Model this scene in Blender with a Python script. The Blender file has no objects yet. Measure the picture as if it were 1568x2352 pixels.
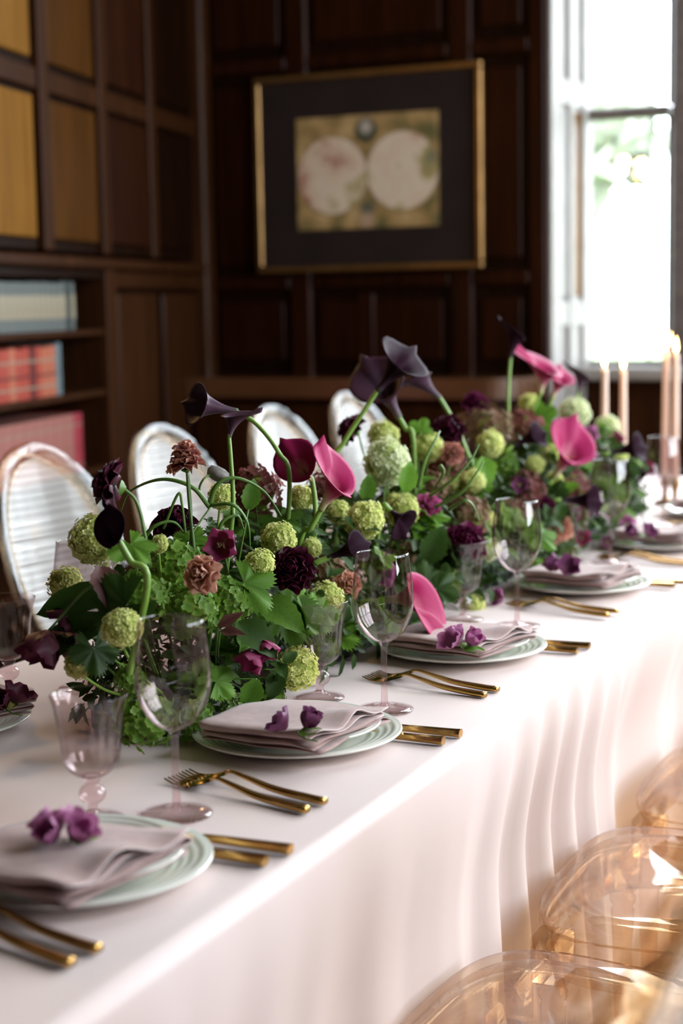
import bpy, math, random
from mathutils import Vector, Matrix
R = random.Random(7)
PI = math.pi
V = Vector
scene = bpy.context.scene
COL = scene.collection

# ------------------------------------------------------------------ camera
YAW, PITCH, ROLL, FPX, CAMH = .435, .1257, -.0177, 3800.0, 1.33
FW = V((-math.sin(YAW)*math.cos(PITCH), math.cos(YAW)*math.cos(PITCH), -math.sin(PITCH)))
_rt = V((math.cos(YAW), math.sin(YAW), 0)); _up = _rt.cross(FW)
CR = _rt*math.cos(ROLL) + _up*math.sin(ROLL)
CU = -_rt*math.sin(ROLL) + _up*math.cos(ROLL)
CO = V((0, 0, CAMH))
cd = bpy.data.cameras.new('camera'); cam = bpy.data.objects.new('camera', cd); COL.objects.link(cam)
cd.sensor_fit = 'HORIZONTAL'; cd.sensor_width = 24; cd.lens = 24*FPX/1568
cd.clip_start = .02; cd.clip_end = 200
mm = Matrix((CR, CU, -FW)).transposed().to_4x4(); mm.translation = CO
cam.matrix_world = mm
cd.dof.use_dof = True; cd.dof.focus_distance = 2.32; cd.dof.aperture_fstop = 2.9; cd.dof.aperture_blades = 9
scene.camera = cam

# ------------------------------------------------------------------ world, lights, exposure
scene.view_settings.view_transform = 'Standard'; scene.view_settings.look = 'None'
scene.view_settings.gamma = 1; scene.view_settings.use_curve_mapping = False
scene.view_settings.exposure = 0.0
SKY = 18.5
w = bpy.data.worlds.new('overcast_sky'); scene.world = w; w.use_nodes = True
w.node_tree.nodes['Background'].inputs[0].default_value = (.87, .935, 1, 1)
w.node_tree.nodes['Background'].inputs[1].default_value = SKY
w.cycles.sampling_method = 'MANUAL'; w.cycles.sample_map_resolution = 64
def portal(name, loc, target, sx, sy):
    l = bpy.data.lights.new(name, 'AREA'); l.shape = 'RECTANGLE'; l.size = sx; l.size_y = sy
    l.cycles.is_portal = True
    o = bpy.data.objects.new(name, l); COL.objects.link(o); o.location = loc
    o.rotation_euler = (V(target)-V(loc)).to_track_quat('-Z', 'Y').to_euler()
portal('daylight_back_window', (-.2, 6.72, 2.64), (-.2, 0, 2.64), 3.7, 3.25)
portal('daylight_side_windows', (2.42, 3.83, 2.7), (0, 3.83, 2.7), 4.25, 3.1)
cy = scene.cycles
cy.use_denoising = True; cy.max_bounces = 14; cy.transmission_bounces = 12; cy.transparent_max_bounces = 32
cy.diffuse_bounces = 4; cy.glossy_bounces = 6; cy.sample_clamp_indirect = 6; cy.blur_glossy = .5
cy.caustics_reflective = False; cy.caustics_refractive = False

# ------------------------------------------------------------------ helpers
def ray(px, py): return FW + CR*((px-784)/FPX) - CU*((py-1176)/FPX)
def PX(px, py, X):
    d = ray(px, py); return CO + d*(X/d.x)
def PZ(px, py, Z):
    d = ray(px, py); return CO + d*((Z-CAMH)/d.z)
def dep(p): return (p-CO).dot(FW)
def PD(px, py, d): return CO + ray(px, py)*d

class Geo:
    def __init__(s): s.v = []; s.f = []; s.a = []
    def add(s, v, f, a=None):
        o = len(s.v); s.v += [tuple(q) for q in v]; s.f += [tuple(i+o for i in q) for q in f]
        s.a += list(a) if a is not None else [0.]*len(v); return s
    def xf(s, M): s.v = [tuple(M @ V(q)) for q in s.v]; return s
    def join(s, g, M=None):
        return s.add([M @ V(q) for q in g.v] if M else g.v, g.f, g.a)
def mesh(name, g, mat, smooth=True):
    m = bpy.data.meshes.new(name); m.from_pydata(g.v, [], g.f)
    if any(g.a):
        at = m.attributes.new('along', 'FLOAT', 'POINT'); at.data.foreach_set('value', g.a)
    if mat: m.materials.append(mat)
    if smooth: m.polygons.foreach_set('use_smooth', [True]*len(m.polygons))
    m.update(); return m
def inst(name, m, parent=None, M=None):
    o = bpy.data.objects.new(name, m); COL.objects.link(o)
    if parent: o.parent = parent
    if M is not None: o.matrix_local = M
    return o
def part(name, g, mat, parent=None, M=None, smooth=True):
    return inst(name, mesh(name, g, mat, smooth), parent, M)
def tag(o, label, cat, group=None):
    o['label'] = label; o['category'] = cat
    if group: o['group'] = group
    return o
def thing(name, label, cat, loc=(0, 0, 0), rz=0, group=None):
    o = bpy.data.objects.new(name, None); COL.objects.link(o); o.empty_display_size = .02
    o.location = loc; o.rotation_euler = (0, 0, rz)
    return tag(o, label, cat, group)
def struct(o): o['kind'] = 'structure'; return o
def copy_tree(o, parent=None):
    c = o.copy(); COL.objects.link(c)
    if parent: c.parent = parent
    for ch in list(o.children):
        k = copy_tree(ch, c); k.matrix_parent_inverse = ch.matrix_parent_inverse.copy()
    return c
def box(x0, x1, y0, y1, z0, z1, b=0):
    g = Geo()
    if b <= 0:
        v = [(x, y, z) for x in (x0, x1) for y in (y0, y1) for z in (z0, z1)]
        return g.add(v, [(0,1,3,2),(4,6,7,5),(0,4,5,1),(2,3,7,6),(0,2,6,4),(1,5,7,3)])
    # chamfered box: three slabs of verts
    v = []; idx = {}
    for i, x in enumerate((x0, x1)):
        for j, y in enumerate((y0, y1)):
            for k, z in enumerate((z0, z1)):
                sx = b if i == 0 else -b; sy = b if j == 0 else -b; sz = b if k == 0 else -b
                idx[i,j,k] = len(v); v += [(x, y+sy, z+sz), (x+sx, y, z+sz), (x+sx, y+sy, z)]
    f = []
    for i in (0, 1): f.append([idx[i,j,k] for j,k in ((0,0),(0,1),(1,1),(1,0))][::1 if i == 0 else -1])
    for j in (0, 1): f.append([idx[i,j,k]+1 for i,k in ((0,0),(1,0),(1,1),(0,1))][::1 if j == 0 else -1])
    for k in (0, 1): f.append([idx[i,j,k]+2 for i,j in ((0,0),(0,1),(1,1),(1,0))][::1 if k == 0 else -1])
    for j in (0, 1):
        for k in (0, 1): f.append((idx[0,j,k]+1, idx[1,j,k]+1, idx[1,j,k]+2, idx[0,j,k]+2))
    for i in (0, 1):
        for k in (0, 1): f.append((idx[i,0,k], idx[i,1,k], idx[i,1,k]+2, idx[i,0,k]+2))
    for i in (0, 1):
        for j in (0, 1): f.append((idx[i,j,0], idx[i,j,1], idx[i,j,1]+1, idx[i,j,0]+1))
    for t in idx.values(): f.append((t, t+1, t+2))
    return g.add(v, f)
def lathe(prof, n=48, fl=None):
    v = []; f = []; m = len(prof)
    for i in range(n):
        a = 2*PI*i/n
        for (r, z) in prof:
            q = r if not fl else fl(r, z, a)
            v.append((q*math.cos(a), q*math.sin(a), z))
    for i in range(n):
        for j in range(m-1):
            a = i*m+j; b = ((i+1) % n)*m+j; f.append((a, b, b+1, a+1))
    return Geo().add(v, f)
def crv(pts, k=6):
    pts = [V(p) for p in pts]
    if len(pts) < 3: return [pts[0].lerp(pts[-1], i/k) for i in range(k+1)]
    q = [2*pts[0]-pts[1]] + pts + [2*pts[-1]-pts[-2]]; out = []
    for i in range(1, len(q)-2):
        for s in range(k):
            t = s/k; a, b, c, d = q[i-1:i+3]
            out.append(.5*((2*b)+(c-a)*t+(2*a-5*b+4*c-d)*t*t+(3*b-a-3*c+d)*t**3))
    out.append(pts[-1]); return out
def tube(pts, rad, n=7, sx=1., cap=True):
    v = []; f = []; a = []; N = len(pts); pts = [V(p) for p in pts]
    t0 = (pts[1]-pts[0]).normalized(); u = t0.orthogonal().normalized()
    for i, p in enumerate(pts):
        t = (pts[min(i+1, N-1)]-pts[max(i-1, 0)])
        t = t.normalized() if t.length > 1e-9 else t0
        u = (u - t*u.dot(t)).normalized(); w_ = t.cross(u)
        r = rad(i/(N-1)) if callable(rad) else rad
        for k in range(n):
            an = 2*PI*k/n; v.append(p+u*(r*math.cos(an)*sx)+w_*(r*math.sin(an))); a.append(i/(N-1))
    for i in range(N-1):
        for k in range(n):
            k2 = (k+1) % n; f.append((i*n+k, i*n+k2, (i+1)*n+k2, (i+1)*n+k))
    if cap: f.append(tuple(range(n))[::-1]); f.append(tuple((N-1)*n+k for k in range(n)))
    return Geo().add(v, f, a)
def grid(fn, nu, nv, closed=False):
    v = []; a = []; f = []
    for i in range(nu+1):
        for j in range(nv+1):
            p = fn(i/nu, j/nv); v.append(p[:3]); a.append(p[3] if len(p) > 3 else 0.)
    for i in range(nu):
        for j in range(nv):
            q = i*(nv+1)+j; f.append((q, q+nv+1, q+nv+2, q+1))
    return Geo().add(v, f, a)
def basis(D, roll=None):
    D = V(D).normalized()
    x = V(roll) if roll is not None else D.orthogonal()
    x = (x - D*x.dot(D))
    x = x.normalized() if x.length > 1e-5 else D.orthogonal().normalized()
    y = D.cross(x); return Matrix((x, y, D)).transposed().to_4x4()
def TRS(loc, D=(0, 0, 1), roll=None, s=1.):
    M = basis(D, roll) @ Matrix.Diagonal((s, s, s, 1) if not hasattr(s, '__len__') else (*s, 1)); M.translation = V(loc); return M

# ------------------------------------------------------------------ materials
def nmat(name):
    m = bpy.data.materials.new(name); m.use_nodes = True
    nt = m.node_tree; return m, nt, nt.nodes['Principled BSDF'], nt.nodes['Material Output']
def noise(nt, scale, detail=4, coord='Object', stretch=None):
    tc = nt.nodes.new('ShaderNodeTexCoord'); n = nt.nodes.new('ShaderNodeTexNoise')
    n.inputs['Scale'].default_value = scale; n.inputs['Detail'].default_value = detail
    src = tc.outputs[coord]
    if stretch:
        mp = nt.nodes.new('ShaderNodeMapping'); mp.inputs['Scale'].default_value = stretch
        nt.links.new(src, mp.inputs[0]); src = mp.outputs[0]
    nt.links.new(src, n.inputs['Vector']); return n.outputs['Fac']
def ramp(nt, fac, stops):
    r = nt.nodes.new('ShaderNodeValToRGB'); e = r.color_ramp.elements
    while len(e) < len(stops): e.new(.5)
    for el, (p, c) in zip(e, stops): el.position = p; el.color = (*c, 1)
    nt.links.new(fac, r.inputs[0]); return r.outputs[0]
def bump(nt, b, fac, s, d=.002):
    n = nt.nodes.new('ShaderNodeBump'); n.inputs['Strength'].default_value = s; n.inputs['Distance'].default_value = d
    nt.links.new(fac, n.inputs['Height']); nt.links.new(n.outputs[0], b.inputs['Normal'])
def simple(name, c1, c2=None, sc=8, rough=.5, metal=0, stretch=None, bmp=0, coat=0, spec=.5, sheen=0, lo=.35, hi=.65):
    m, nt, b, o = nmat(name); b.inputs['Roughness'].default_value = rough; b.inputs['Metallic'].default_value = metal
    b.inputs['Coat Weight'].default_value = coat; b.inputs['Coat Roughness'].default_value = .12
    b.inputs['Specular IOR Level'].default_value = spec; b.inputs['Sheen Weight'].default_value = sheen
    f = noise(nt, sc, 5, 'Object', stretch)
    nt.links.new(ramp(nt, f, [(lo, c1), (hi, c2 or c1)]), b.inputs['Base Color'])
    if bmp: bump(nt, b, f, bmp)
    return m
def petal(name, stops, trans=.3, rough=.55, sc=60, var=.18, along=True, spec=.25, objvar=0.):
    m, nt, b, o = nmat(name); b.inputs['Roughness'].default_value = rough; b.inputs['Specular IOR Level'].default_value = spec
    if along:
        at = nt.nodes.new('ShaderNodeAttribute'); at.attribute_name = 'along'; fac = at.outputs['Fac']
    else: fac = noise(nt, sc, 3)
    c = ramp(nt, fac, stops)
    hs = nt.nodes.new('ShaderNodeHueSaturation'); nt.links.new(c, hs.inputs['Color'])
    mr = nt.nodes.new('ShaderNodeMapRange'); mr.inputs[3].default_value = 1-var*1.6; mr.inputs[4].default_value = 1+var*1.6
    nt.links.new(noise(nt, sc, 3), mr.inputs[0]); val = mr.outputs[0]
    if objvar:
        oi = nt.nodes.new('ShaderNodeObjectInfo'); m2 = nt.nodes.new('ShaderNodeMapRange')
        m2.inputs[3].default_value = 1-objvar; m2.inputs[4].default_value = 1+objvar
        nt.links.new(oi.outputs['Random'], m2.inputs[0])
        mu = nt.nodes.new('ShaderNodeMath'); mu.operation = 'MULTIPLY'
        nt.links.new(val, mu.inputs[0]); nt.links.new(m2.outputs[0], mu.inputs[1]); val = mu.outputs[0]
    nt.links.new(val, hs.inputs['Value']); c = hs.outputs[0]
    nt.links.new(c, b.inputs['Base Color'])
    t = nt.nodes.new('ShaderNodeBsdfTranslucent'); nt.links.new(c, t.inputs[0])
    mx = nt.nodes.new('ShaderNodeMixShader'); mx.inputs[0].default_value = trans
    nt.links.new(b.outputs[0], mx.inputs[1]); nt.links.new(t.outputs[0], mx.inputs[2]); nt.links.new(mx.outputs[0], o.inputs[0])
    return m
def thin_glass(name, tint, edge, f0=.045, rough=0., body=0.0, bodyc=(1, 1, 1)):
    """clear thin wall: tinted see-through, mirror reflection rising towards grazing, deeper tint at the edges"""
    m, nt, b, o = nmat(name); nt.nodes.remove(b)
    lw = nt.nodes.new('ShaderNodeLayerWeight'); lw.inputs[0].default_value = .5
    t = nt.nodes.new('ShaderNodeBsdfTransparent')
    nt.links.new(ramp(nt, lw.outputs['Facing'], [(.0, tint), (.6, tint), (1., edge)]), t.inputs[0])
    g = nt.nodes.new('ShaderNodeBsdfGlossy'); g.inputs['Roughness'].default_value = rough
    pw = nt.nodes.new('ShaderNodeMath'); pw.operation = 'POWER'; pw.inputs[1].default_value = 4.5
    nt.links.new(lw.outputs['Facing'], pw.inputs[0])
    mr = nt.nodes.new('ShaderNodeMapRange'); mr.inputs[3].default_value = f0; mr.inputs[4].default_value = .85
    nt.links.new(pw.outputs[0], mr.inputs[0])
    sh = t.outputs[0]
    if body:
        d = nt.nodes.new('ShaderNodeBsdfPrincipled'); d.inputs['Base Color'].default_value = (*bodyc, 1); d.inputs['Roughness'].default_value = .25
        mb = nt.nodes.new('ShaderNodeMixShader'); mb.inputs[0].default_value = body
        nt.links.new(sh, mb.inputs[1]); nt.links.new(d.outputs[0], mb.inputs[2]); sh = mb.outputs[0]
    mx = nt.nodes.new('ShaderNodeMixShader'); nt.links.new(mr.outputs[0], mx.inputs[0])
    nt.links.new(sh, mx.inputs[1]); nt.links.new(g.outputs[0], mx.inputs[2]); nt.links.new(mx.outputs[0], o.inputs[0])
    return m
def solid_glass(name, c, ior=1.47, rough=0.):
    m, nt, b, o = nmat(name); b.inputs['Base Color'].default_value = (*c, 1); b.inputs['Roughness'].default_value = rough
    b.inputs['Transmission Weight'].default_value = 1; b.inputs['IOR'].default_value = ior; return m
def glow(name, c, s):
    m, nt, b, o = nmat(name); e = nt.nodes.new('ShaderNodeEmission'); e.inputs[0].default_value = (*c, 1); e.inputs[1].default_value = s
    nt.links.new(e.outputs[0], o.inputs[0]); return m

M = {}
def woodmat(name, a, b_, rough=.48, coat=.03, stretch=(9, 9, .7)):
    M[name] = simple(name, a, b_, 3.2, rough, stretch=stretch, bmp=.05, coat=coat, spec=.06, lo=.3, hi=.7); return M[name]
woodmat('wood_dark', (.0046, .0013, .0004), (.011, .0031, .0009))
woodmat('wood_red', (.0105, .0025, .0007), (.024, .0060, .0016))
woodmat('wood_honey_and_glow', (.100, .040, .0050), (.170, .074, .0100), rough=.4)  # honey tone; on the left wall its brightness is painted lamp glow
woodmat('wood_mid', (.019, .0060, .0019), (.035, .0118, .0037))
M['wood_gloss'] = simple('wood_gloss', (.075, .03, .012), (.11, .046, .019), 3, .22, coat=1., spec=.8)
woodmat('wood_lamp_glow', (.034, .0115, .0018), (.060, .0215, .0034), rough=.4)  # brown wood with the orange lamp glow put into its colour
M['plank'] = simple('plank', (.34, .19, .085), (.46, .28, .14), 3, .3, stretch=(10, .8, 10), coat=.2)
M['plaster'] = simple('plaster', (.36, .31, .26), (.40, .35, .29), 6, .8)
M['stone'] = simple('stone', (.27, .25, .235), (.33, .305, .29), 7, .55, bmp=.1)
M['lead'] = simple('lead', (.10, .082, .082), (.14, .115, .11), 20, .5)
M['cloth'] = simple('cloth', (.80, .655, .635), (.84, .695, .675), 3, .62, sheen=.15, spec=.35)
M['napkin'] = simple('napkin', (.36, .235, .22), (.425, .285, .268), 60, .85, sheen=.3, spec=.2, bmp=.12)
M['hem'] = simple('hem', (.62, .52, .51), None, 60, .8)
M['plate'] = simple('plate', (.78, .785, .715), (.81, .815, .745), 3, .12, coat=.6)
M['gold'] = simple('gold', (.52, .30, .085), (.60, .355, .11), 12, .17, metal=1)
M['pinkglass'] = thin_glass('pinkglass', (.955, .915, .92), (.70, .52, .545), f0=.06)
M['pinkstem'] = thin_glass('pinkstem', (.955, .86, .87), (.78, .60, .63), f0=.07, body=.02, bodyc=(.9, .7, .72))
M['pinkfoot'] = thin_glass('pinkfoot', (.97, .915, .92), (.90, .77, .79), f0=.06)
M['amber'] = thin_glass('amber', (.945, .865, .76), (.73, .51, .33), f0=.065)
M['amberpanel'] = thin_glass('amberpanel', (.93, .87, .78), (.72, .56, .40), rough=.12, body=.36, bodyc=(.86, .82, .78))
M['window_glass'] = thin_glass('window_glass', (.97, .98, .98), (.8, .85, .85))
M['candle'] = simple('candle', (.80, .56, .44), (.84, .60, .48), 10, .45)
M['wick'] = simple('wick', (.02, .015, .01), None, 10, .9)
M['flame'] = glow('flame', (1, .62, .22), 26)
M['black'] = simple('black', (.012, .012, .013), None, 10, .45)
M['brass'] = simple('brass', (.19, .105, .036), (.25, .14, .05), 9, .38, metal=.8)
M['mat_board'] = simple('mat_board', (.014, .009, .009), (.019, .012, .012), 5, .6, spec=.2)
M['garden_leaf_haze'] = simple('garden_leaf_haze', (.20, .22, .17), (.28, .30, .24), 3, .8)  # greyed and paled: distant haze is mixed into the leaf colour
# flowers
M['stem'] = simple('stem', (.07, .155, .022), (.11, .215, .036), 40, .45)
M['stem_bright'] = simple('stem_bright', (.15, .275, .035), (.205, .335, .055), 30, .42)
M['stem_dark'] = simple('stem_dark', (.05, .10, .025), (.08, .14, .03), 40, .5)
M['vib_lime'] = petal('vib_lime', [(0, (.26, .33, .04)), (.35, (.62, .66, .17)), (.8, (.88, .88, .42)), (1, (.94, .93, .52))], .38, sc=25, objvar=.10)
M['vib_tan'] = petal('vib_tan', [(0, (.24, .24, .05)), (.5, (.55, .52, .17)), (1, (.80, .72, .34))], .35, sc=25, objvar=.1)
M['vib_white'] = petal('vib_white', [(0, (.36, .42, .12)), (.5, (.80, .84, .52)), (1, (.95, .95, .78))], .38, sc=25)
M['vib_core'] = simple('vib_core', (.22, .28, .04), (.30, .36, .06), 30, .8)
M['hyd_green'] = petal('hyd_green', [(0, (.075, .14, .014)), (.4, (.095, .195, .020)), (1, (.20, .335, .042))], .3, sc=30, objvar=.15)
M['hyd_pale'] = petal('hyd_pale', [(0, (.12, .20, .03)), (.5, (.24, .36, .10)), (1, (.50, .60, .30))], .3, sc=30)
M['hyd_burg'] = petal('hyd_burg', [(0, (.16, .14, .04)), (.4, (.16, .045, .04)), (1, (.24, .06, .065))], .22, sc=30, objvar=.2)
M['hyd_mix'] = petal('hyd_mix', [(0, (.16, .17, .04)), (.5, (.17, .10, .05)), (1, (.26, .10, .085))], .22, sc=18, var=.3)
M['ran_dark'] = petal('ran_dark', [(0, (.022, .003, .008)), (.6, (.040, .005, .014)), (1, (.085, .010, .030))], .12, rough=.42, sc=40, var=.2)
M['ran_plum'] = petal('ran_plum', [(0, (.05, .004, .02)), (.6, (.10, .008, .04)), (1, (.18, .02, .08))], .18, rough=.45, sc=40)
M['ran_pink'] = petal('ran_pink', [(0, (.20, .02, .08)), (.6, (.45, .06, .20)), (1, (.60, .16, .36))], .28, sc=40)
M['peach'] = petal('peach', [(0, (.26, .09, .055)), (.5, (.60, .28, .20)), (1, (.76, .42, .31))], .28, sc=45, objvar=.12)
M['mauve_tan'] = petal('mauve_tan', [(0, (.22, .07, .05)), (.5, (.48, .17, .16)), (1, (.56, .28, .19))], .25, sc=30, var=.25)
M['calla_pink'] = petal('calla_pink', [(0, (.36, .42, .12)), (.22, (.72, .58, .38)), (.48, (.58, .17, .25)), (.68, (.36, .017, .092)), (1, (.34, .016, .092))], .10, rough=.5, sc=14, var=.1, spec=.12)
M['calla_dark'] = petal('calla_dark', [(0, (.06, .05, .05)), (.2, (.035, .018, .027)), (.55, (.020, .006, .013)), (1, (.016, .004, .010))], .02, rough=.6, sc=14, spec=.035)
M['calla_mauve'] = petal('calla_mauve', [(0, (.12, .11, .10)), (.25, (.10, .062, .085)), (.6, (.072, .034, .056)), (1, (.045, .016, .03))], .05, rough=.5, sc=14, spec=.10)
M['spadix_dark'] = simple('spadix_dark', (.12, .04, .02), (.2, .08, .03), 300, .6)
M['spadix_gold'] = simple('spadix_gold', (.45, .22, .04), (.5, .28, .06), 300, .6)
M['hell_pink'] = petal('hell_pink', [(0, (.30, .12, .12)), (.4, (.26, .035, .10)), (1, (.30, .040, .12))], .3, rough=.45, sc=30, objvar=.2)
M['hell_dark'] = petal('hell_dark', [(0, (.10, .03, .035)), (.5, (.075, .010, .026)), (1, (.105, .016, .04))], .2, rough=.5, sc=25, objvar=.1)
M['hell_lilac'] = petal('hell_lilac', [(0, (.45, .30, .36)), (.5, (.40, .12, .28)), (1, (.52, .20, .38))], .32, rough=.5, sc=30, objvar=.15)
M['hell_plum'] = petal('hell_plum', [(0, (.20, .06, .10)), (.5, (.14, .03, .09)), (1, (.22, .07, .16))], .25, rough=.5, sc=30)
M['stamen'] = simple('stamen', (.55, .45, .18), (.62, .52, .25), 50, .6)
M['leaf'] = petal('leaf', [(0, (.05, .115, .010)), (.5, (.065, .15, .014)), (1, (.095, .20, .022))], .28, rough=.5, sc=20, var=.2, spec=.2, objvar=.22)
M['leaf_dark'] = petal('leaf_dark', [(0, (.020, .046, .007)), (.5, (.026, .058, .009)), (1, (.036, .078, .013))], .18, rough=.5, sc=20, spec=.2, objvar=.2)
M['leaf_bright'] = petal('leaf_bright', [(0, (.08, .17, .014)), (.5, (.10, .225, .02)), (1, (.145, .29, .035))], .35, rough=.5, sc=20, spec=.2, objvar=.15)
M['leaf_bronze'] = petal('leaf_bronze', [(0, (.060, .022, .018)), (.5, (.075, .026, .022)), (1, (.10, .040, .034))], .2, rough=.45, sc=20, objvar=.2)
M['frit'] = petal('frit', [(0, (.30, .27, .25)), (.5, (.25, .17, .19)), (1, (.34, .30, .29))], .2, sc=140, var=.5)

# ------------------------------------------------------------------ the room
YB = 6.4                                   # back wall
LC, LU, LN = V((-3.59, YB, 0)), V((.21, -.978, 0)), V((.978, .21, 0))   # left wall: corner, run, normal
LM = Matrix((LU, LN, V((0, 0, 1)))).transposed().to_4x4(); LM.translation = LC   # x = along, y = out of the wall
# floor with planks
fl = struct(part('floor', box(-5.2, 2.6, -2.2, 6.9, -.12, -.012), M['wood_mid'], smooth=False))
pm = mesh('plank', box(-.064, .064, -.9, .9, -.011, 0, .002), M['plank'], False)
for i in range(34):
    for j in range(4):
        inst('plank', pm, fl, Matrix.Translation((-4.05+i*.13, .25+j*1.81+(i % 3)*.55-.3, 0)))
# back wall (left of the window) with stiles, rails and panels
wb = struct(part('wall_back', box(-3.75, -2.045, YB, YB+.25, 0, 4.6), M['wood_dark'], smooth=False))
def bw(x0, x1, z0, z1, d, mat, name='panel'): return part(name, box(x0, x1, YB-d, YB+.01, z0, z1, min(.008, d*.4)), M[mat], wb, smooth=False)
for x0, x1 in ((-3.66, -3.57), (-3.19, -3.09), (-2.46, -2.36), (-2.12, -2.05)):
    bw(x0, x1, 0, 4.6, .022, 'wood_red', 'stile')
for x0, x1 in ((-3.57, -3.19), (-3.09, -2.46), (-2.36, -2.12)):
    for z0, z1 in ((.12, .86), (1.06, 1.37), (1.47, 2.28), (2.38, 3.3), (3.44, 4.4)):
        bw(x0+.035, x1-.035, z0+.03, z1-.03, .012, 'wood_red')
    for z0, z1 in ((1.39, 1.45), (2.30, 2.36), (.88, .97), (3.32, 3.42)):
        bw(x0, x1, z0, z1, .022, 'wood_red', 'rail')
bw(-2.88, -2.80, 1.06, 1.37, .018, 'wood_red', 'stile')
# pier strip above and around the window: sill wall, head, right pier
struct(part('wall_back_sill', box(-2.045, 2.5, YB+.30, YB+.5, 0, 1.0), M['wood_mid'], smooth=False))
ws = bpy.data.objects['wall_back_sill']
for k in range(8):
    x0 = -2.0+k*.55
    part('panel', box(x0+.03, x0+.50, YB+.285, YB+.31, .14, .93, .006), M['wood_mid'], ws, smooth=False)
struct(part('wall_back_head', box(-2.045, 2.5, YB+.25, YB+.5, 4.25, 4.6), M['wood_dark'], smooth=False))
struct(part('wall_back_pier', box(1.62, 2.5, YB+.25, YB+.5, 1.0, 4.25), M['wood_dark'], smooth=False))
# the pale window reveal with moulded strips
rv = Geo(); rx0, rx1 = -2.045, -1.985
rv.add([(rx0, YB, 0), (rx1, YB+.36, 0), (rx1, YB+.36, 4.6), (rx0, YB, 4.6), (rx0-.06, YB+.36, 0), (rx0-.06, YB+.36, 4.6), (rx0-.03, YB, 0), (rx0-.03, YB, 4.6)],
       [(0,1,2,3), (1,4,5,2), (4,6,7,5), (6,0,3,7), (3,2,5,7), (0,6,4,1)])
rev = struct(part('wall_window_reveal', rv, M['stone'], smooth=False))
rdir = V((rx1-rx0, .36, 0)).normalized(); rn = V((rdir.y, -rdir.x, 0))
RM = Matrix((rdir, -rn, V((0, 0, 1)))).transposed().to_4x4(); RM.translation = (rx0, YB, 0)
def rs(a, b, z0, z1, d, mat='stone', name='moulding'):
    return part(name, box(a, b, -d, .004, z0, z1, .004), M[mat], rev, RM, False)
for a, b in ((.0, .07), (.16, .20), (.29, .35)): rs(a, b, .2, 4.4, .016)
for z in (.25, 1.22, 2.10, 3.3): rs(.07, .29, z, z+.10, .012)
rs(.205, .285, 1.34, 2.08, .006, 'wood_honey_and_glow', 'panel'); rs(.075, .155, 1.34, 2.08, .006, 'stone', 'panel')
# window in the back wall: stone mullions, leaded casements, panes
wn = struct(thing('window_1', '', '')); del wn['label']; del wn['category']
WY = YB+.36
def wp(name, x0, x1, z0, z1, y0, y1, mat, b=.004): return part(name, box(x0, x1, y0, y1, z0, z1, b), M[mat], wn, smooth=False)
wp('window_sill', -2.0, 1.62, .995, 1.05, YB+.22, WY+.1, 'stone', .01)
wp('frame', -1.99, 1.62, 1.05, 1.075, WY-.03, WY+.03, 'lead')
wp('frame', -1.99, 1.62, 4.22, 4.25, WY-.03, WY+.03, 'lead')
pane_x = [(-1.985, -1.645)]; x = -1.53
while x < 1.55: pane_x.append((x, x+.52)); x += .64
for k, (x0, x1) in enumerate(pane_x):
    if x1 < 1.5: wp('mullion', x1+.012, x1+.112, 1.05, 4.25, WY-.05, WY+.06, 'lead', .012)
    wp('transom', x0, x1, 2.055, 2.10, WY-.04, WY+.05, 'lead', .01)
    for z0, z1 in ((1.075, 2.055), (2.10, 4.22)):
        wp('pane', x0, x1, z0, z1, WY+.006, WY+.010, 'window_glass', 0)
        wp('stile', x0-.006, x0+.01, z0, z1, WY-.015, WY+.02, 'lead'); wp('stile', x1-.01, x1+.006, z0, z1, WY-.015, WY+.02, 'lead')
    wp('glazing_bar', x1-.088, x1-.080, 1.075, 2.055, WY-.004, WY+.006, 'lead', 0)
    for z in (1.30, 1.55, 1.80): wp('glazing_bar', x0, x1, z, z+.005, WY-.004, WY+.006, 'lead', 0)
# left wall: built-in bookcase with counter, panels above
wl = struct(part('wall_left', box(-.2, 8.6, -.50, -.34, 0, 4.6), M['wood_dark'], None, LM, False))
def lp(name, t0, t1, y0, y1, z0, z1, mat, b=.005): return part(name, box(t0, t1, y0, y1, z0, z1, b), M[mat], wl, smooth=False)
lp('corner_post', -.05, .13, -.36, .03, 0, 4.6, 'wood_mid', .012)
lp('panel_backing', .10, 4.4, -.36, -.03, 1.52, 4.6, 'wood_dark')
for t in (.66, 1.20, 1.74, 2.52, 3.3): lp('stile', t, t+.07, -.05, .0, 1.52, 4.6, 'wood_mid')
for t0, t1, mt in ((.14, .66, 'wood_dark'), (.73, 1.20, 'wood_red'), (1.27, 1.74, 'wood_lamp_glow'), (1.83, 2.52, 'wood_honey_and_glow'), (2.59, 3.3, 'wood_honey_and_glow')):  # panels nearer the sconce have its warm glow in their wood colour
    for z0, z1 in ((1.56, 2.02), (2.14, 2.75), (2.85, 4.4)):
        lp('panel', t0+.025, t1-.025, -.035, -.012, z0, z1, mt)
    lp('rail', t0, t1, -.04, -.004, 2.04, 2.11, 'wood_mid'); lp('rail', t0, t1, -.04, -.004, 2.77, 2.83, 'wood_mid')
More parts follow.
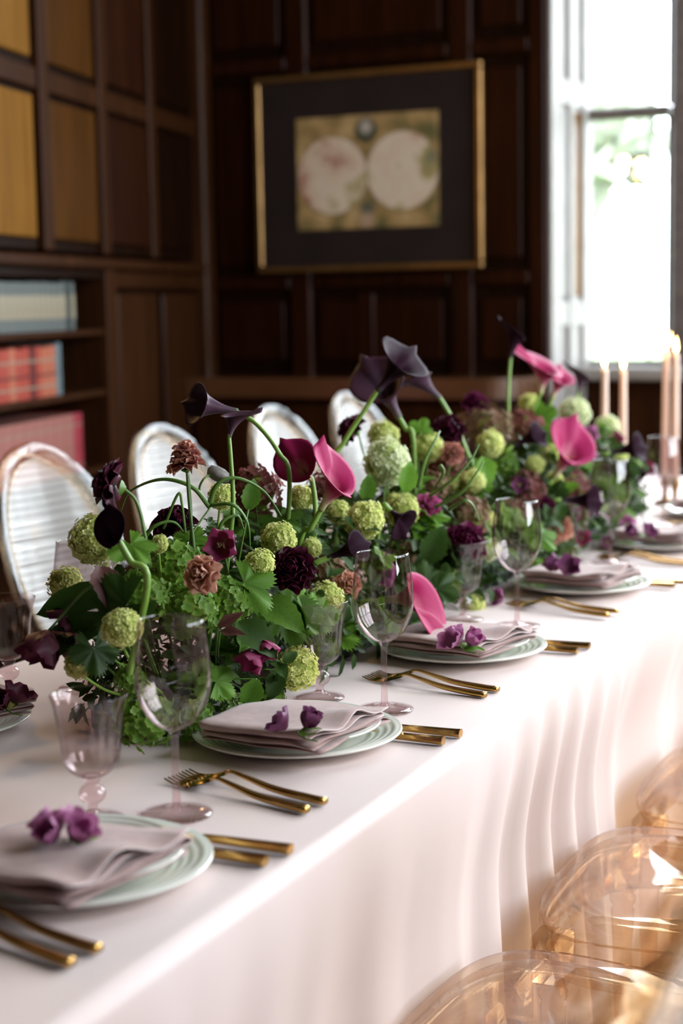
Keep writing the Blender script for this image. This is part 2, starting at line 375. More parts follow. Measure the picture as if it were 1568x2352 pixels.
# lower bookcase (a thing of its own)
bk = thing('bookcase', 'dark wooden built-in bookcase with shelves of books at the left', 'bookcase'); bk.matrix_world = LM
def bp(name, t0, t1, y0, y1, z0, z1, mat, b=.004): return part(name, box(t0, t1, y0, y1, z0, z1, b), M[mat], bk, smooth=False)
bp('counter', .13, 4.4, -.33, .03, 1.465, 1.505, 'wood_mid', .008)
bp('side_panel', 1.20, 1.30, -.335, .012, 0, 1.465, 'wood_mid')
bp('end_cabinet', .13, 1.20, -.335, -.02, 0, 1.465, 'wood_dark')
for t0, t1 in ((.18, .62), (.70, 1.14)): bp('panel', t0, t1, -.022, -.004, .15, 1.38, 'wood_mid', .008)
bp('rail', .13, 1.20, -.03, .004, 1.40, 1.46, 'wood_mid')
bp('back', 1.30, 4.4, -.335, -.31, 0, 1.465, 'wood_dark')
for z in (.10, .40, .735, 1.012, 1.23): bp('shelf', 1.30, 4.4, -.31, -.002, z, z+.022, 'wood_mid')
bp('upright', 3.0, 3.07, -.31, 0, 0, 1.465, 'wood_mid')
bp('valance', 1.30, 4.4, -.02, .0, 1.43, 1.465, 'wood_dark')
bp('plinth', 1.30, 4.4, -.30, -.015, 0, .10, 'wood_dark')
# unseen sides that close the room
wr = struct(part('wall_right', box(2.4, 2.6, -2.2, 1.7, 0, 4.6), M['wood_mid'], smooth=False))
for y0, y1 in ((2.85, 3.05), (4.2, 4.55), (5.95, 6.9)): part('pier', box(2.4, 2.6, y0, y1, 1.15, 4.25), M['wood_mid'], wr, smooth=False)
part('head', box(2.4, 2.6, 1.7, 6.9, 4.25, 4.6), M['wood_mid'], wr, smooth=False)
part('apron_panel', box(2.4, 2.6, 1.7, 6.9, 0, 1.15), M['wood_mid'], wr, smooth=False)
w2 = struct(thing('window_2', '', '')); del w2['label']; del w2['category']
for y0, y1 in ((1.7, 2.85), (3.05, 4.2), (4.55, 5.95)):
    part('pane', box(2.47, 2.475, y0, y1, 1.15, 4.25), M['window_glass'], w2, smooth=False)
    n = 3
    for k in range(1, n): yy = y0+(y1-y0)*k/n; part('mullion', box(2.43, 2.51, yy-.035, yy+.035, 1.15, 4.25), M['lead'], w2, smooth=False)
    part('transom', box(2.43, 2.51, y0, y1, 2.05, 2.11), M['lead'], w2, smooth=False)
struct(part('wall_front', box(-5.2, 2.6, -2.4, -2.2, 0, 4.6), M['wood_mid'], smooth=False))
struct(part('ceiling', box(-5.4, 2.7, -2.4, 6.95, 4.6, 4.7), M['plaster'], smooth=False))

# sconce on the left wall, warm bulbs (its light falls on panels that also have its glow painted in)
sc = thing('wall_sconce', 'brass two-armed wall sconce with glowing bulbs on the left wall', 'sconce'); sc.matrix_world = LM @ Matrix.Translation((3.33, .0, 2.0))
part('back_plate', lathe([(.001, .02), (.04, .018), (.055, .008), (.058, 0)], 24).xf(Matrix.Rotation(-PI/2, 4, 'X')), M['brass'], sc)
for s in (-1, 1):
    part('arm', tube(crv([(0, .015, 0), (s*.05, .06, -.05), (s*.11, .09, -.02), (s*.12, .10, .06)], 6), .006, 8), M['brass'], sc)
    bu = part('bulb', lathe([(.001, .14), (.010, .125), (.016, .10), (.012, .075), (.009, .062), (.001, .06)], 16), glow('bulb_glow', (1, .5, .15), 40), sc, Matrix.Translation((s*.12, .10, 0)))
    l = bpy.data.lights.new('sconce_light', 'POINT'); l.energy = 13; l.color = (1, .62, .24); l.shadow_soft_size = .03
    lo = bpy.data.objects.new('sconce_light', l); COL.objects.link(lo); lo.parent = sc; lo.location = (s*.12, .13, .17)

# ------------------------------------------------------------------ garden behind the window
def leafcloud(n, rx, ry, rz, s, rnd):
    g = Geo()
    for _ in range(n):
        d = V((rnd.gauss(0, 1), rnd.gauss(0, 1), rnd.gauss(0, 1))).normalized()*(rnd.random()**.4)
        c = V((d.x*rx, d.y*ry, d.z*rz)); B = basis((rnd.gauss(0, 1), rnd.gauss(0, 1), rnd.gauss(0, 1)))
        q = s*(.6+rnd.random()*.8)
        g.add([c+B.to_3x3() @ V(p) for p in ((-q, 0, 0), (0, -.45*q, .1*q), (q, 0, 0), (0, .45*q, .1*q))], [(0,1,2,3)], [rnd.random()]*4)
    return g
for (X, Y, Z, sz, lab) in ((-7.4, 18.5, 4.6, 2.4, 'pale leafy garden tree seen through the upper window panes'),
                           (-4.6, 14.0, 2.7, 1.1, 'lower pale shrub seen through the lower window panes')):
    t = thing('garden_tree', lab, 'tree', (X, Y, 0))
    part('crown', leafcloud(420, sz, sz, sz*.7, .22, R), M['garden_leaf_haze'], t, Matrix.Translation((0, 0, Z)), False)
    part('trunk', tube([(0, 0, 0), (.1, 0, Z*.5), (0, 0, Z)], lambda s: .16*(1.1-.6*s), 8), M['wood_mid'], t)
gl = part('garden_ground', box(-40, 30, 7.2, 60, -.6, -.5), simple('lawn', (.10, .16, .05), (.14, .2, .07), 3, .9), smooth=False); struct(gl)

# ------------------------------------------------------------------ framed map
pf = thing('framed_map', 'framed antique double-hemisphere map in dark mount with thin gold frame', 'picture', (-2.816, YB-.0225, 1.868))
fw_, fh_ = .512, .408
for a, b, c, d in ((-fw_, fw_, fh_-.027, fh_), (-fw_, fw_, -fh_, -fh_+.027), (-fw_, -fw_+.03, -fh_+.027, fh_-.027), (fw_-.03, fw_, -fh_+.027, fh_-.027)):
    part('frame_bar', box(a, b, -.035, 0, c, d, .006), M['brass'], pf, smooth=False)
part('mount', box(-fw_+.03, fw_-.03, -.018, -.002, -fh_+.027, fh_-.027), M['mat_board'], pf, smooth=False)
def mapmat():
    m, nt, b, o = nmat('antique_map'); b.inputs['Roughness'].default_value = .5
    N_, L_ = nt.nodes.new, nt.links.new
    tc = N_('ShaderNodeTexCoord'); sep = N_('ShaderNodeSeparateXYZ'); L_(tc.outputs['Object'], sep.inputs[0])
    def mth(op, a, b_=None):
        n = N_('ShaderNodeMath'); n.operation = op
        for i, q in enumerate((a, b_)):
            if q is None: continue
            if isinstance(q, (int, float)): n.inputs[i].default_value = q
            else: L_(q, n.inputs[i])
        return n.outputs[0]
    def disc(cx, cz, r, soft=.006):
        d = mth('SQRT', mth('ADD', mth('POWER', mth('SUBTRACT', sep.outputs[0], cx), 2.), mth('POWER', mth('SUBTRACT', sep.outputs[2], cz), 2.)))
        n = N_('ShaderNodeMapRange'); n.inputs[1].default_value = r+soft; n.inputs[2].default_value = r-soft; L_(d, n.inputs[0]); return n.outputs[0]
    def mix(f, a, b_):
        n = N_('ShaderNodeMix'); n.data_type = 'RGBA'; L_(f, n.inputs[0])
        for q, s in ((a, 6), (b_, 7)):
            if isinstance(q, tuple): n.inputs[s].default_value = (*q, 1)
            else: L_(q, n.inputs[s])
        return n.outputs[2]
    base = ramp(nt, noise(nt, 9, 4), [(.3, (.075, .085, .03)), (.5, (.32, .21, .085)), (.68, (.48, .35, .17))])
    sea = ramp(nt, noise(nt, 5.5, 5), [(.36, (.36, .17, .13)), (.44, (.60, .47, .36)), (.56, (.64, .55, .44)), (.64, (.34, .28, .12)), (.75, (.16, .17, .11))])
    c = base
    for cx, cz, r in ((-.155, -.012, .158), (.160, -.005, .158)):
        c = mix(disc(cx, cz, r+.006, .003), c, (.20, .13, .06)); c = mix(disc(cx, cz, r, .003), c, sea)
    c = mix(disc(0, .165, .05), c, (.04, .05, .03)); c = mix(disc(0, .178, .026, .012), c, (.42, .38, .34))
    c = mix(disc(0, -.155, .032, .012), c, (.09, .10, .075)); c = mix(disc(0, -.20, .03, .015), c, (.40, .28, .2))
    L_(c, b.inputs['Base Color']); return m
part('map_sheet', box(-.319, .319, -.0205, -.018, -.232, .228), mapmat(), pf, Matrix.Translation((.003, 0, 0)), False)

# ------------------------------------------------------------------ sideboard ledge under the picture
sb = thing('wall_bench', 'long dark wooden ledge cabinet with rounded end below the framed map', 'cabinet', (-3.55, YB-.024, 0))
def roundslab(x0, x1, d, z0, z1, r):
    o = [(x0, 0), (x0, -d)] + [(x1-r+r*math.sin(a), -d+r-r*math.cos(a)) for a in [k*PI/2/8 for k in range(9)]] + [(x1, 0)]
    n = len(o); g = Geo()
    return g.add([(x, y, z0) for x, y in o]+[(x, y, z1) for x, y in o], [tuple(range(n)), tuple(range(2*n-1, n-1, -1))]+[(i, i+n, (i+1) % n+n, (i+1) % n) for i in range(n)])
part('top', roundslab(0, 1.50, .34, .95, 1.03, .16), M['wood_gloss'], sb, smooth=False)
part('body', roundslab(.01, 1.44, .29, .10, .95, .12), M['wood_red'], sb, smooth=False)
for k in range(3): part('panel', box(.06+k*.43, .44+k*.43, -.302, -.29, .2, .92, .004), M['wood_mid'], sb, smooth=False)
part('plinth', roundslab(.03, 1.40, .25, 0, .10, .1), M['wood_dark'], sb, smooth=False)

# ------------------------------------------------------------------ books
def bookmat(n, c): c = tuple(q*.52 for q in c); M[n] = simple(n, c, tuple(q*.8 for q in c), 30, .6, spec=.2); return n
bookmat('bk_grey', (.17, .185, .175)); bookmat('bk_cream', (.46, .40, .28)); bookmat('bk_dark', (.030, .042, .04))
bookmat('bk_red', (.52, .075, .045)); bookmat('bk_orange', (.60, .17, .09)); bookmat('bk_maroon', (.15, .02, .018)); bookmat('bk_slate', (.18, .24, .26))
bookmat('bk_rose', (.52, .20, .165)); bookmat('bk_crimson', (.48, .05, .075)); bookmat('bk_paper', (.55, .48, .36)); bookmat('bk_gilt', (.42, .35, .24))
def book(t, w_, h, d, z, cov, label, group, bands=(), back=-.30):
    b = thing('book', label, 'book', group=group); b.matrix_world = LM @ Matrix.Translation((t, -.02, z))
    g = box(0, w_, -.006, 0, 0, h, .002).join(box(0, .003, -d, -.004, 0, h)).join(box(w_-.003, w_, -d, -.004, 0, h))
    part('cover', g, M[cov], b, smooth=False)
    part('pages', box(.003, w_-.003, -d+.004, -.006, .004, h-.005), M['bk_paper'], b, smooth=False)
    for z0, z1, mt in bands: part('spine_band', box(.001, w_-.001, -.002, .0012, z0*h, z1*h), M[mt], b, smooth=False)
    return b
ords = ['first', 'second', 'third', 'fourth', 'fifth', 'sixth', 'seventh', 'eighth', 'ninth', 'tenth', 'eleventh', 'twelfth', 'thirteenth', 'fourteenth']
t = 1.535
book(t, .036, .165, .16, 1.252, 'bk_grey', 'grey-green book with cream labels, rightmost on the top shelf', 'books on the top shelf', ((.25, .75, 'bk_cream'),)); t += .037
book(t, .042, .172, .17, 1.252, 'bk_dark', 'blackish green book second from the right on the top shelf', 'books on the top shelf'); t += .043
k = 0
while t < 2.75:
    w_ = .040+R.random()*.016
    book(t, w_, .160+R.random()*.006, .16, 1.252, 'bk_grey', 'grey book with cream middle band, %s from the right of its matching set' % ords[k] if k < 14 else 'grey book with cream middle band', 'books on the top shelf', ((.26, .46, 'bk_gilt'), (.46, .74, 'bk_cream')))
    t += w_+.0015; k += 1
    if k >= 14: break
t = 1.675
book(t, .050, .178, .17, 1.034, 'bk_slate', 'slate blue book at the right end of the middle shelf', 'books on the middle shelf'); t += .052
for k, (w_, cov, lab) in enumerate(((.062, 'bk_orange', 'orange-red book beside the slate blue one on the middle shelf'), (.058, 'bk_orange', 'second orange-red book from the slate blue one, middle shelf'),
        (.042, 'bk_red', 'red book third from the slate blue one on the middle shelf'), (.048, 'bk_maroon', 'dark maroon book among the red ones on the middle shelf'),
        (.046, 'bk_red', 'red book just left of the maroon one on the middle shelf'), (.060, 'bk_red', 'bright red book sixth from the slate blue one, middle shelf'), (.055, 'bk_orange', 'orange-red book seventh from the slate blue one, middle shelf'), (.06, 'bk_red', 'red book eighth from the slate blue one, middle shelf'), (.055, 'bk_red', 'red book ninth from the slate blue one, middle shelf'))):
    book(t, w_, .17-.004*(k % 2), .17, 1.034, cov, lab, 'books on the middle shelf', ((.2, .24, 'bk_gilt'), (.42, .46, 'bk_maroon'), (.72, .76, 'bk_gilt'))); t += w_+.002
t = 1.505
for k, (w_, cov, lab) in enumerate(((.075, 'bk_crimson', 'crimson tall volume at the right end of the lower shelf'), (.085, 'bk_rose', 'faded rose volume next to the crimson one, lower shelf'),
        (.085, 'bk_rose', 'faded rose volume third from the right on the lower shelf'), (.080, 'bk_rose', 'faded rose volume fourth from the right on the lower shelf'),
        (.085, 'bk_rose', 'faded rose volume fifth from the right on the lower shelf'), (.085, 'bk_rose', 'faded rose volume sixth from the right on the lower shelf'), (.085, 'bk_rose', 'faded rose volume seventh from the right on the lower shelf'), (.085, 'bk_rose', 'faded rose volume eighth from the right on the lower shelf'), (.085, 'bk_rose', 'faded rose volume ninth from the right on the lower shelf'))):
    book(t, w_, .205, .22, .757, cov, lab, 'tall volumes on the lower shelf', ((.12, .14, 'bk_gilt'), (.8, .82, 'bk_gilt'))); t += w_+.002
# ------------------------------------------------------------------ tables and cloths
XE, XF, ZT = -.755, -1.63, .75          # near edge, far edge, height of the cloth
def sstep(a, b, x): x = min(1, max(0, (x-a)/(b-a))); return x*x*(3-2*x)
def table(label, y0, y1):
    t = thing('banquet_table', label, 'table', ((XE+XF)/2, (y0+y1)/2, 0), group='banquet tables in one row')
    hx, hy = (XE-XF)/2-.012, (y1-y0)/2
    part('tabletop', box(-hx, hx, -hy, hy, .715, ZT-.006, .006), M['wood_mid'], t, smooth=False)
    for sx in (-1, 1):
        for sy in (-1, 1): part('leg', tube([(sx*(hx-.12), sy*(hy-.2), 0), (sx*(hx-.12), sy*(hy-.2), .715)], .02, 10), M['black'], t)
table('banquet table under the nearer pale pink cloth', .5, 2.74); table('banquet table under the farther pale pink cloth', 2.76, 5.3)
def cloth(label, y0, y1, z, end_fold, seed):
    ph = R.random()*6
    def drape(y, w_):                      # outward offset at depth w_ (0..1) below the edge
        base = .006-((.030+.015*sstep(1.9, 2.4, y)) if end_fold else .055)*sstep(0, .35, w_)
        f = math.sin(y*23+14*sstep(2.0, 2.8, y)+2.2*math.sin(y*3.1)+ph)*.5+.5; f = f*f*(3-2*f)
        f2 = math.sin(y*47+1.7*math.sin(y*5.3)+1+ph)*.5+.5
        amp = .016+.048*sstep(1.8, 2.5, y) if end_fold else .034
        o = base+amp*w_**.9*f+.008*w_**.7*f2
        if end_fold:
            o += .055*w_**.8*math.exp(-((y-(y1-.045))/.030)**2)-.03*w_**.8*math.exp(-((y-(y1-.115))/.025)**2)
            o += .02*w_**.8*math.exp(-((y-(y1-.17))/.022)**2)
        return o
    prof = []                              # (kind, value)
    for k in range(22): prof.append(('n', 1-k/22))
    prof += [('n', .015), ('n', .005), ('n', 0.)]
    for k in range(1, 6): prof.append(('cn', k/6))
    for q in [0, .003, .008, .018]+[k/29 for k in range(1, 29)]+[.982, .992, .997, 1]: prof.append(('t', q))
    for k in range(5): prof.append(('cf', k/5))
    for k in range(13): prof.append(('f', k/12))
    ny = int((y1-y0)/.0125); v = []; f = []; m = len(prof); rc = .014
    for i in range(ny+1):
        y = y0+(y1-y0)*i/ny
        for kd, q in prof:
            if kd == 'n': p = (XE+drape(y, q), z-rc-q*(z-rc-.03))
            elif kd == 'cn':
                a = q*PI/2; p = (XE-rc+(rc+.006*(1-q))*math.cos(a), z-rc+rc*math.sin(a))
            elif kd == 't':
                x = (XE-rc)+(XF+rc-XE+rc)*q
                p = (x, z+.0012*math.exp(-((x+1.162)/.005)**2)+.0006*math.sin(x*31+y*2.3)*math.sin(y*7+x*5))
            elif kd == 'cf':
                a = PI/2+q*PI/2; p = (XF+rc+rc*math.cos(a), z-rc+rc*math.sin(a))
            else: p = (XF-.004-.012*q-.012*q*(.5+.5*math.sin(y*31+ph)), z-rc-q*(z-rc-.03))
            v.append((p[0], y, p[1]))
    for i in range(ny):
        for j in range(m-1): a = i*m+j; f.append((a, a+m, a+m+1, a+1))
    o = part('tablecloth', Geo().add(v, f), M['cloth']); tag(o, label, 'tablecloth', 'pale pink tablecloths')
    so = o.modifiers.new('thickness', 'SOLIDIFY'); so.thickness = .0012; so.offset = -1
cloth('pale pink tablecloth draped over the nearer half of the table', .45, 2.80, ZT, True, 1)
cloth('pale pink tablecloth over the farther table beyond the deep fold', 2.72, 5.34, ZT-.003, False, 2)

# ------------------------------------------------------------------ amber acrylic chairs
def oval(cx, a): return a
def chair_outline(n=64, s=1.):
    o = []
    for k in range(n):
        th = 2*PI*k/n; c, d = math.cos(th), math.sin(th)
        x = .215*math.copysign(abs(c)**.55, c)*s; hw = .252-.045*(x/.215+1)/2
        o.append((x, hw*math.copysign(abs(d)**.55, d)*s))
    return o
def make_chair():
    t = thing('acrylic_chair', 'x', 'chair')
    N = 64; rings = []
    for s, z in ((.02, .447), (.2, .4475), (.4, .450), (.6, .4545), (.76, .459), (.88, .4605), (.95, .458), (.985, .451), (1., .440), (1., .425)):
        rings.append([(x, y, z) for x, y in chair_outline(N, s)])
    for s, z in ((.985, .425), (.975, .438), (.93, .447), (.8, .446), (.5, .438), (.02, .436)):
        rings.append([(x, y, z) for x, y in chair_outline(N, s)])
    def skin(rings, close=False):
        g = Geo(); g.add([p for r_ in rings for p in r_], [(i*N+k, i*N+(k+1) % N, ((i+1) % len(rings))*N+(k+1) % N, ((i+1) % len(rings))*N+k) for i in range(len(rings)-(0 if close else 1)) for k in range(N)]); return g
    part('seat', skin(rings), M['amber'], t)
    rings = []
    for s, z in ((.972, .424), (.972, .412), (.955, .408), (.955, .385), (.968, .380), (.968, .372), (.950, .366), (.950, .356), (.93, .352), (.93, .41), (.95, .424)):
        rings.append([(x, y, z) for x, y in chair_outline(N, s)])
    part('apron', skin(rings, True), M['amber'], t)
    for sx in (-1, 1):
        for sy in (-1, 1):
            lx, ly = sx*.168, sy*(.205 if sx < 0 else .168)
            if sx < 0:
                prof = [(.001, 0), (.011, 0), (.012, .02), (.0135, .12), (.016, .25), (.0195, .315), (.016, .32), (.022, .33), (.022, .338), (.017, .342), (.017, .352), (.001, .352)]
                lg = lathe(prof, 20)
            else:
                lg = tube(crv([(.05, 0, 0), (.02, 0, .14), (0, 0, .30), (0, 0, .36)], 5), lambda s: .012+.008*s, 10)
            lg.join(box(-.027, .027, -.027, .027, .352, .424, .004))
            leg = part('leg', lg, M['amber'], t, Matrix.Translation((lx, ly, 0)))
            if sx < 0:
                ro = Geo()
                for k in range(10):
                    a = 2*PI*k/10
                    ro.add([(.006*math.cos(a-.25), .006*math.sin(a-.25), 0), (.016*math.cos(a-.2), .016*math.sin(a-.2), .001), (.019*math.cos(a), .019*math.sin(a), 0), (.016*math.cos(a+.2), .016*math.sin(a+.2), .001), (.006*math.cos(a+.25), .006*math.sin(a+.25), 0), (.012*math.cos(a), .012*math.sin(a), .004)],
                           [(0,1,5), (1,2,5), (2,3,5), (3,4,5), (4,0,5)])
                ro.join(lathe([(.0065, 0), (.006, .003), (.003, .0045), (.0005, .005)], 14))
                rm = mesh('rosette', ro, M['amber'])
                inst('rosette', rm, leg, TRS((-.0272, 0, .388), (-1, 0, 0)))
                inst('rosette', rm, leg, TRS((0, sy*.0272, .388), (0, sy, 0)))
    # oval back
    LE = .28; ux, uz = math.sin(LE), math.cos(LE); c0 = V((.275, 0, .765)); A, B = .196, .264
    def ob(a, s, off): # angle, radial scale offset metres, offset along normal
        r_ = V((0, math.cos(a)*(A+s), 0))+V((ux, 0, uz))*(math.sin(a)*(B+s))
        n = V((-uz, 0, ux)); curve = .03*(math.cos(a)*(A+s)/A)**2
        return c0+r_+n*(off+curve)
    def ring(prof, n=72):
        m = len(prof); g = Geo()
        g.add([ob(2*PI*i/n, s, o) for i in range(n) for s, o in prof], [(i*m+j, ((i+1) % n)*m+j, ((i+1) % n)*m+(j+1) % m, i*m+(j+1) % m) for i in range(n) for j in range(m)]); return g
    part('back_frame', ring([(-.030, -.009), (-.026, .008), (-.016, .013), (-.008, .010), (.002, .012), (.006, .004), (.006, -.008), (.0, -.012), (-.02, -.013)]), M['amber'], t)
    part('inner_bead', ring([(-.036+.006*math.cos(k*PI/4), .002+.007*math.sin(k*PI/4)) for k in range(8)]), M['amber'], t)
    nr, nt_ = 100, 24
    def pan(u_, v_):
        y = (v_*2-1); z = (u_*2-1)*.998; hw = math.sqrt(max(0, 1-z*z))
        yy = y*hw*(A-.034); curve = .03*(yy/A)**2
        rib = .0035*(math.sin(u_*2*PI*25) > 0)*1.
        return c0+V((0, yy, 0))+V((ux, 0, uz))*(z*(B-.034))+V((-uz, 0, ux))*(curve+rib)
    part('back_panel', grid(pan, nr, nt_), M['amberpanel'], t, smooth=False)
    for s in (-1, 1):
        part('back_support', tube(crv([(.185, s*.165, .44), (.205, s*.16, .52), (.225, s*.165, .60), (.245, s*.175, .66)], 5), .013, 10, 1.5), M['amber'], t)
    return t
chair0 = make_chair(); first = True
near = [(-.548, 1.83, 'second nearest, rosette corner showing'), (-.535, 2.41, 'seat beside the pink fold'), (-.54, 2.99, 'beyond the pink fold'), (-.53, 3.60, 'farthest at right edge')]
def place(x, y, rz, lab, grp):
    global first
    c = chair0 if first else copy_tree(chair0); first = False
    c.location = (x, y, 0); c.rotation_euler = (0, 0, rz); tag(c, lab, 'chair', grp)
place(-.545, 1.1, .0, 'nearest amber clear acrylic chair, only its oval back edge showing at lower right', 'amber chairs on the window side')
for x, y, s in near: place(x, y, R.uniform(-.03, .03), 'amber clear acrylic chair on the window side, '+s, 'amber chairs on the window side')
for x, y, r_, s in ((-1.90, 2.50, -.05, 'at the left picture edge'), (-1.895, 3.09, -.09, 'leftmost full oval back with horizontal ribs'), (-1.93, 3.70, -.1, 'second full oval back from the left'), (-2.0, 4.48, -.1, 'third oval back from the left'), (-2.1, 5.26, -.1, 'farthest oval back, behind the dark callas')):
    place(x, y, PI+r_, 'amber acrylic chair beyond the flowers, '+s, 'amber chairs on the wall side')

# ------------------------------------------------------------------ tableware
def ringz(r, r0, r1, n, amp): return amp*abs(math.sin(PI*n*(r-r0)/(r1-r0))) if r0 < r < r1 else 0
def plate_geo(Rr, well, rise, foot=.6):
    top = []; n = 60
    for i in range(n+1):
        r = Rr*i/n
        z = .006 if r < well else .006+(rise-.006)*sstep(well, Rr, r)*.7+(rise-.006)*.3*(r-well)/(Rr-well)
        top.append((max(r, .0005), z+ringz(r, well+.006, Rr-.004, 4, .0016)))
    under = [(Rr+.0008, rise-.0015), (Rr-.002, rise-.004), (well+.004, .003), (foot*Rr, .002), (foot*Rr-.002, 0), (foot*Rr-.006, 0), (foot*Rr-.008, .002), (.0005, .002)]
    return lathe(top+under, 96)
dinner_m = mesh('dinner_plate', plate_geo(.140, .088, .018), M['plate']); salad_m = mesh('salad_plate', plate_geo(.112, .066, .015), M['plate'])
def shell(prof, th):
    """closed wall from an outer profile bottom->top and its inner offset"""
    inn = [(max(r-th, .0004), z) for r, z in prof][::-1]; return prof+[(prof[-1][0]-th*.5, prof[-1][1]+th*.4)]+inn
def wine_glass_meshes():
    bowl = [(.0045, .0985), (.012, .1005), (.022, .107), (.031, .117), (.038, .130), (.0425, .146), (.0438, .160), (.0432, .178), (.0412, .196), (.0388, .214), (.0372, .227)]
    pts = [V((r, 0, z)) for r, z in bowl]; bowl = [(p.x, p.z) for p in crv(pts, 4)]
    b = mesh('bowl', lathe(shell(bowl, .0011), 56), M['pinkglass'])
    s = mesh('stem', lathe([(.007, .006), (.0052, .012), (.0044, .03), (.0042, .06), (.0046, .088), (.0068, .0965), (.0075, .099)], 20), M['pinkstem'])
    f = mesh('foot', lathe([(.0005, .0), (.041, 0), (.0418, .001), (.041, .0022), (.03, .0035), (.015, .0055), (.007, .0085), (.0005, .0095)], 56), M['pinkfoot'])
    return b, s, f
def goblet_meshes():
    def flut(r, z, a): return r*(1+.06*abs(math.cos(a*5))*(1-sstep(.118, .14, z))*sstep(.05, .07, z))
    bowl = [(.009, .0515), (.017, .053), (.0255, .060), (.0305, .070), (.0325, .084), (.0342, .104), (.0372, .122), (.0412, .136), (.0445, .146)]
    bowl = [(p.x, p.z) for p in crv([V((r, 0, z)) for r, z in bowl], 4)]
    b = mesh('bowl', lathe(shell(bowl, .0016), 80, flut), M['pinkglass'])
    s = mesh('stem', lathe([(p.x, p.z) for p in crv([V(q) for q in ((.008, 0, .008), (.0058, 0, .014), (.0065, 0, .019), (.013, 0, .024), (.0158, 0, .031), (.013, 0, .038), (.0072, 0, .042), (.0095, 0, .046), (.0105, 0, .050), (.009, 0, .0525))], 4)], 32), M['pinkstem'])
    f = mesh('foot', lathe([(.0005, 0), (.0355, 0), (.0365, .001), (.0355, .0025), (.024, .0045), (.012, .008), (.008, .0105), (.0005, .011)], 56), M['pinkfoot'])
    return b, s, f
WG, GB = wine_glass_meshes(), goblet_meshes()
def glass(kind, x, y, lab, z=ZT):
    t = thing('wine_glass' if kind == 'w' else 'water_goblet', lab, 'wine glass' if kind == 'w' else 'goblet', (x, y, z+.0012), R.random()*6, 'pink stemmed wine glasses' if kind == 'w' else 'short pink goblets')
    for n, m in zip(('bowl', 'stem', 'foot'), WG if kind == 'w' else GB): inst(n, m, t)
# cutlery lies along local +x = handle end, built at z=0
def bar(path, wid, thk, n=12):
    v = []; f = []; N = len(path)
    for i, p in enumerate(path):
        s = i/(N-1); a, b = wid(s), thk(s)
        for k in range(n):
            an = 2*PI*k/n; c, d = math.cos(an), math.sin(an)
            v.append((p[0], p[1]+a*math.copysign(abs(c)**.7, c), p[2]+b*math.copysign(abs(d)**.7, d)))
    for i in range(N-1):
        for k in range(n): f.append((i*n+k, i*n+(k+1) % n, (i+1)*n+(k+1) % n, (i+1)*n+k))
    f.append(tuple(range(n))[::-1]); f.append(tuple((N-1)*n+k for k in range(n))); return Geo().add(v, f)
hp = crv([(.062, 0, .0155), (.075, 0, .0175), (.10, 0, .0135), (.14, 0, .0070), (.19, 0, .0050), (.215, 0, .0050)], 5)
fork_h = mesh('handle', bar(hp, lambda s: .0026+.0042*sstep(.15, .9, s), lambda s: .0020+.0022*sstep(.1, .8, s)), M['gold'])
def fork_head():
    g = Geo()
    def sh(u, v_):
        x = .030+.034*u; w_ = .0125*(1-.75*sstep(.35, 1., u)); z = .0035+.012*u-.002*math.cos(v_*2*PI)
        return (x, (v_*2-1)*w_, z)
    a = grid(sh, 10, 6); g.join(a); b = grid(lambda u, v_: (sh(u, 1-v_)[0], sh(u, 1-v_)[1], sh(u, 1-v_)[2]-.0016), 10, 6); g.join(b)
    for k in range(4):
        y = (-1.5+k)*.0068
        g.join(tube([(.034, y, .0048), (.02, y, .0022), (.008, y, .0022), (-.006, y*.97, .0060)], lambda s: .0020-.0010*s, 7))
    return g
fork_t = mesh('head', fork_head(), M['gold'])
knife_h = mesh('handle', bar(crv([(.125, 0, .006), (.14, 0, .0062), (.18, 0, .0062), (.22, 0, .0062), (.232, 0, .0062)], 4), lambda s: .0052+.0026*s, lambda s: .0042+.0018*s, 8), M['gold'], False)
def blade():
    o = [(.128, -.0035), (.12, -.005), (.07, -.0085), (.03, -.0088), (.008, -.005), (0, .002), (.004, .0055), (.04, .0065), (.12, .005), (.128, .0035)]
    n = len(o); return Geo().add([(x, y, .0048) for x, y in o]+[(x, y, .0066) for x, y in o], [tuple(range(n))[::-1], tuple(range(n, 2*n))]+[(i, (i+1) % n, (i+1) % n+n, i+n) for i in range(n)])
knife_b = mesh('blade', blade(), M['gold'], False)
def cutl(kind, x_end, y, lab, rot=0.):
    t = thing('fork' if kind == 'f' else 'knife', lab, kind == 'f' and 'fork' or 'knife', (x_end-.222, y, ZT+.001), rot, 'gold forks' if kind == 'f' else 'gold knives')
    if kind == 'f': inst('handle', fork_h, t); inst('head', fork_t, t)
    else: inst('handle', knife_h, t); inst('blade', knife_b, t)
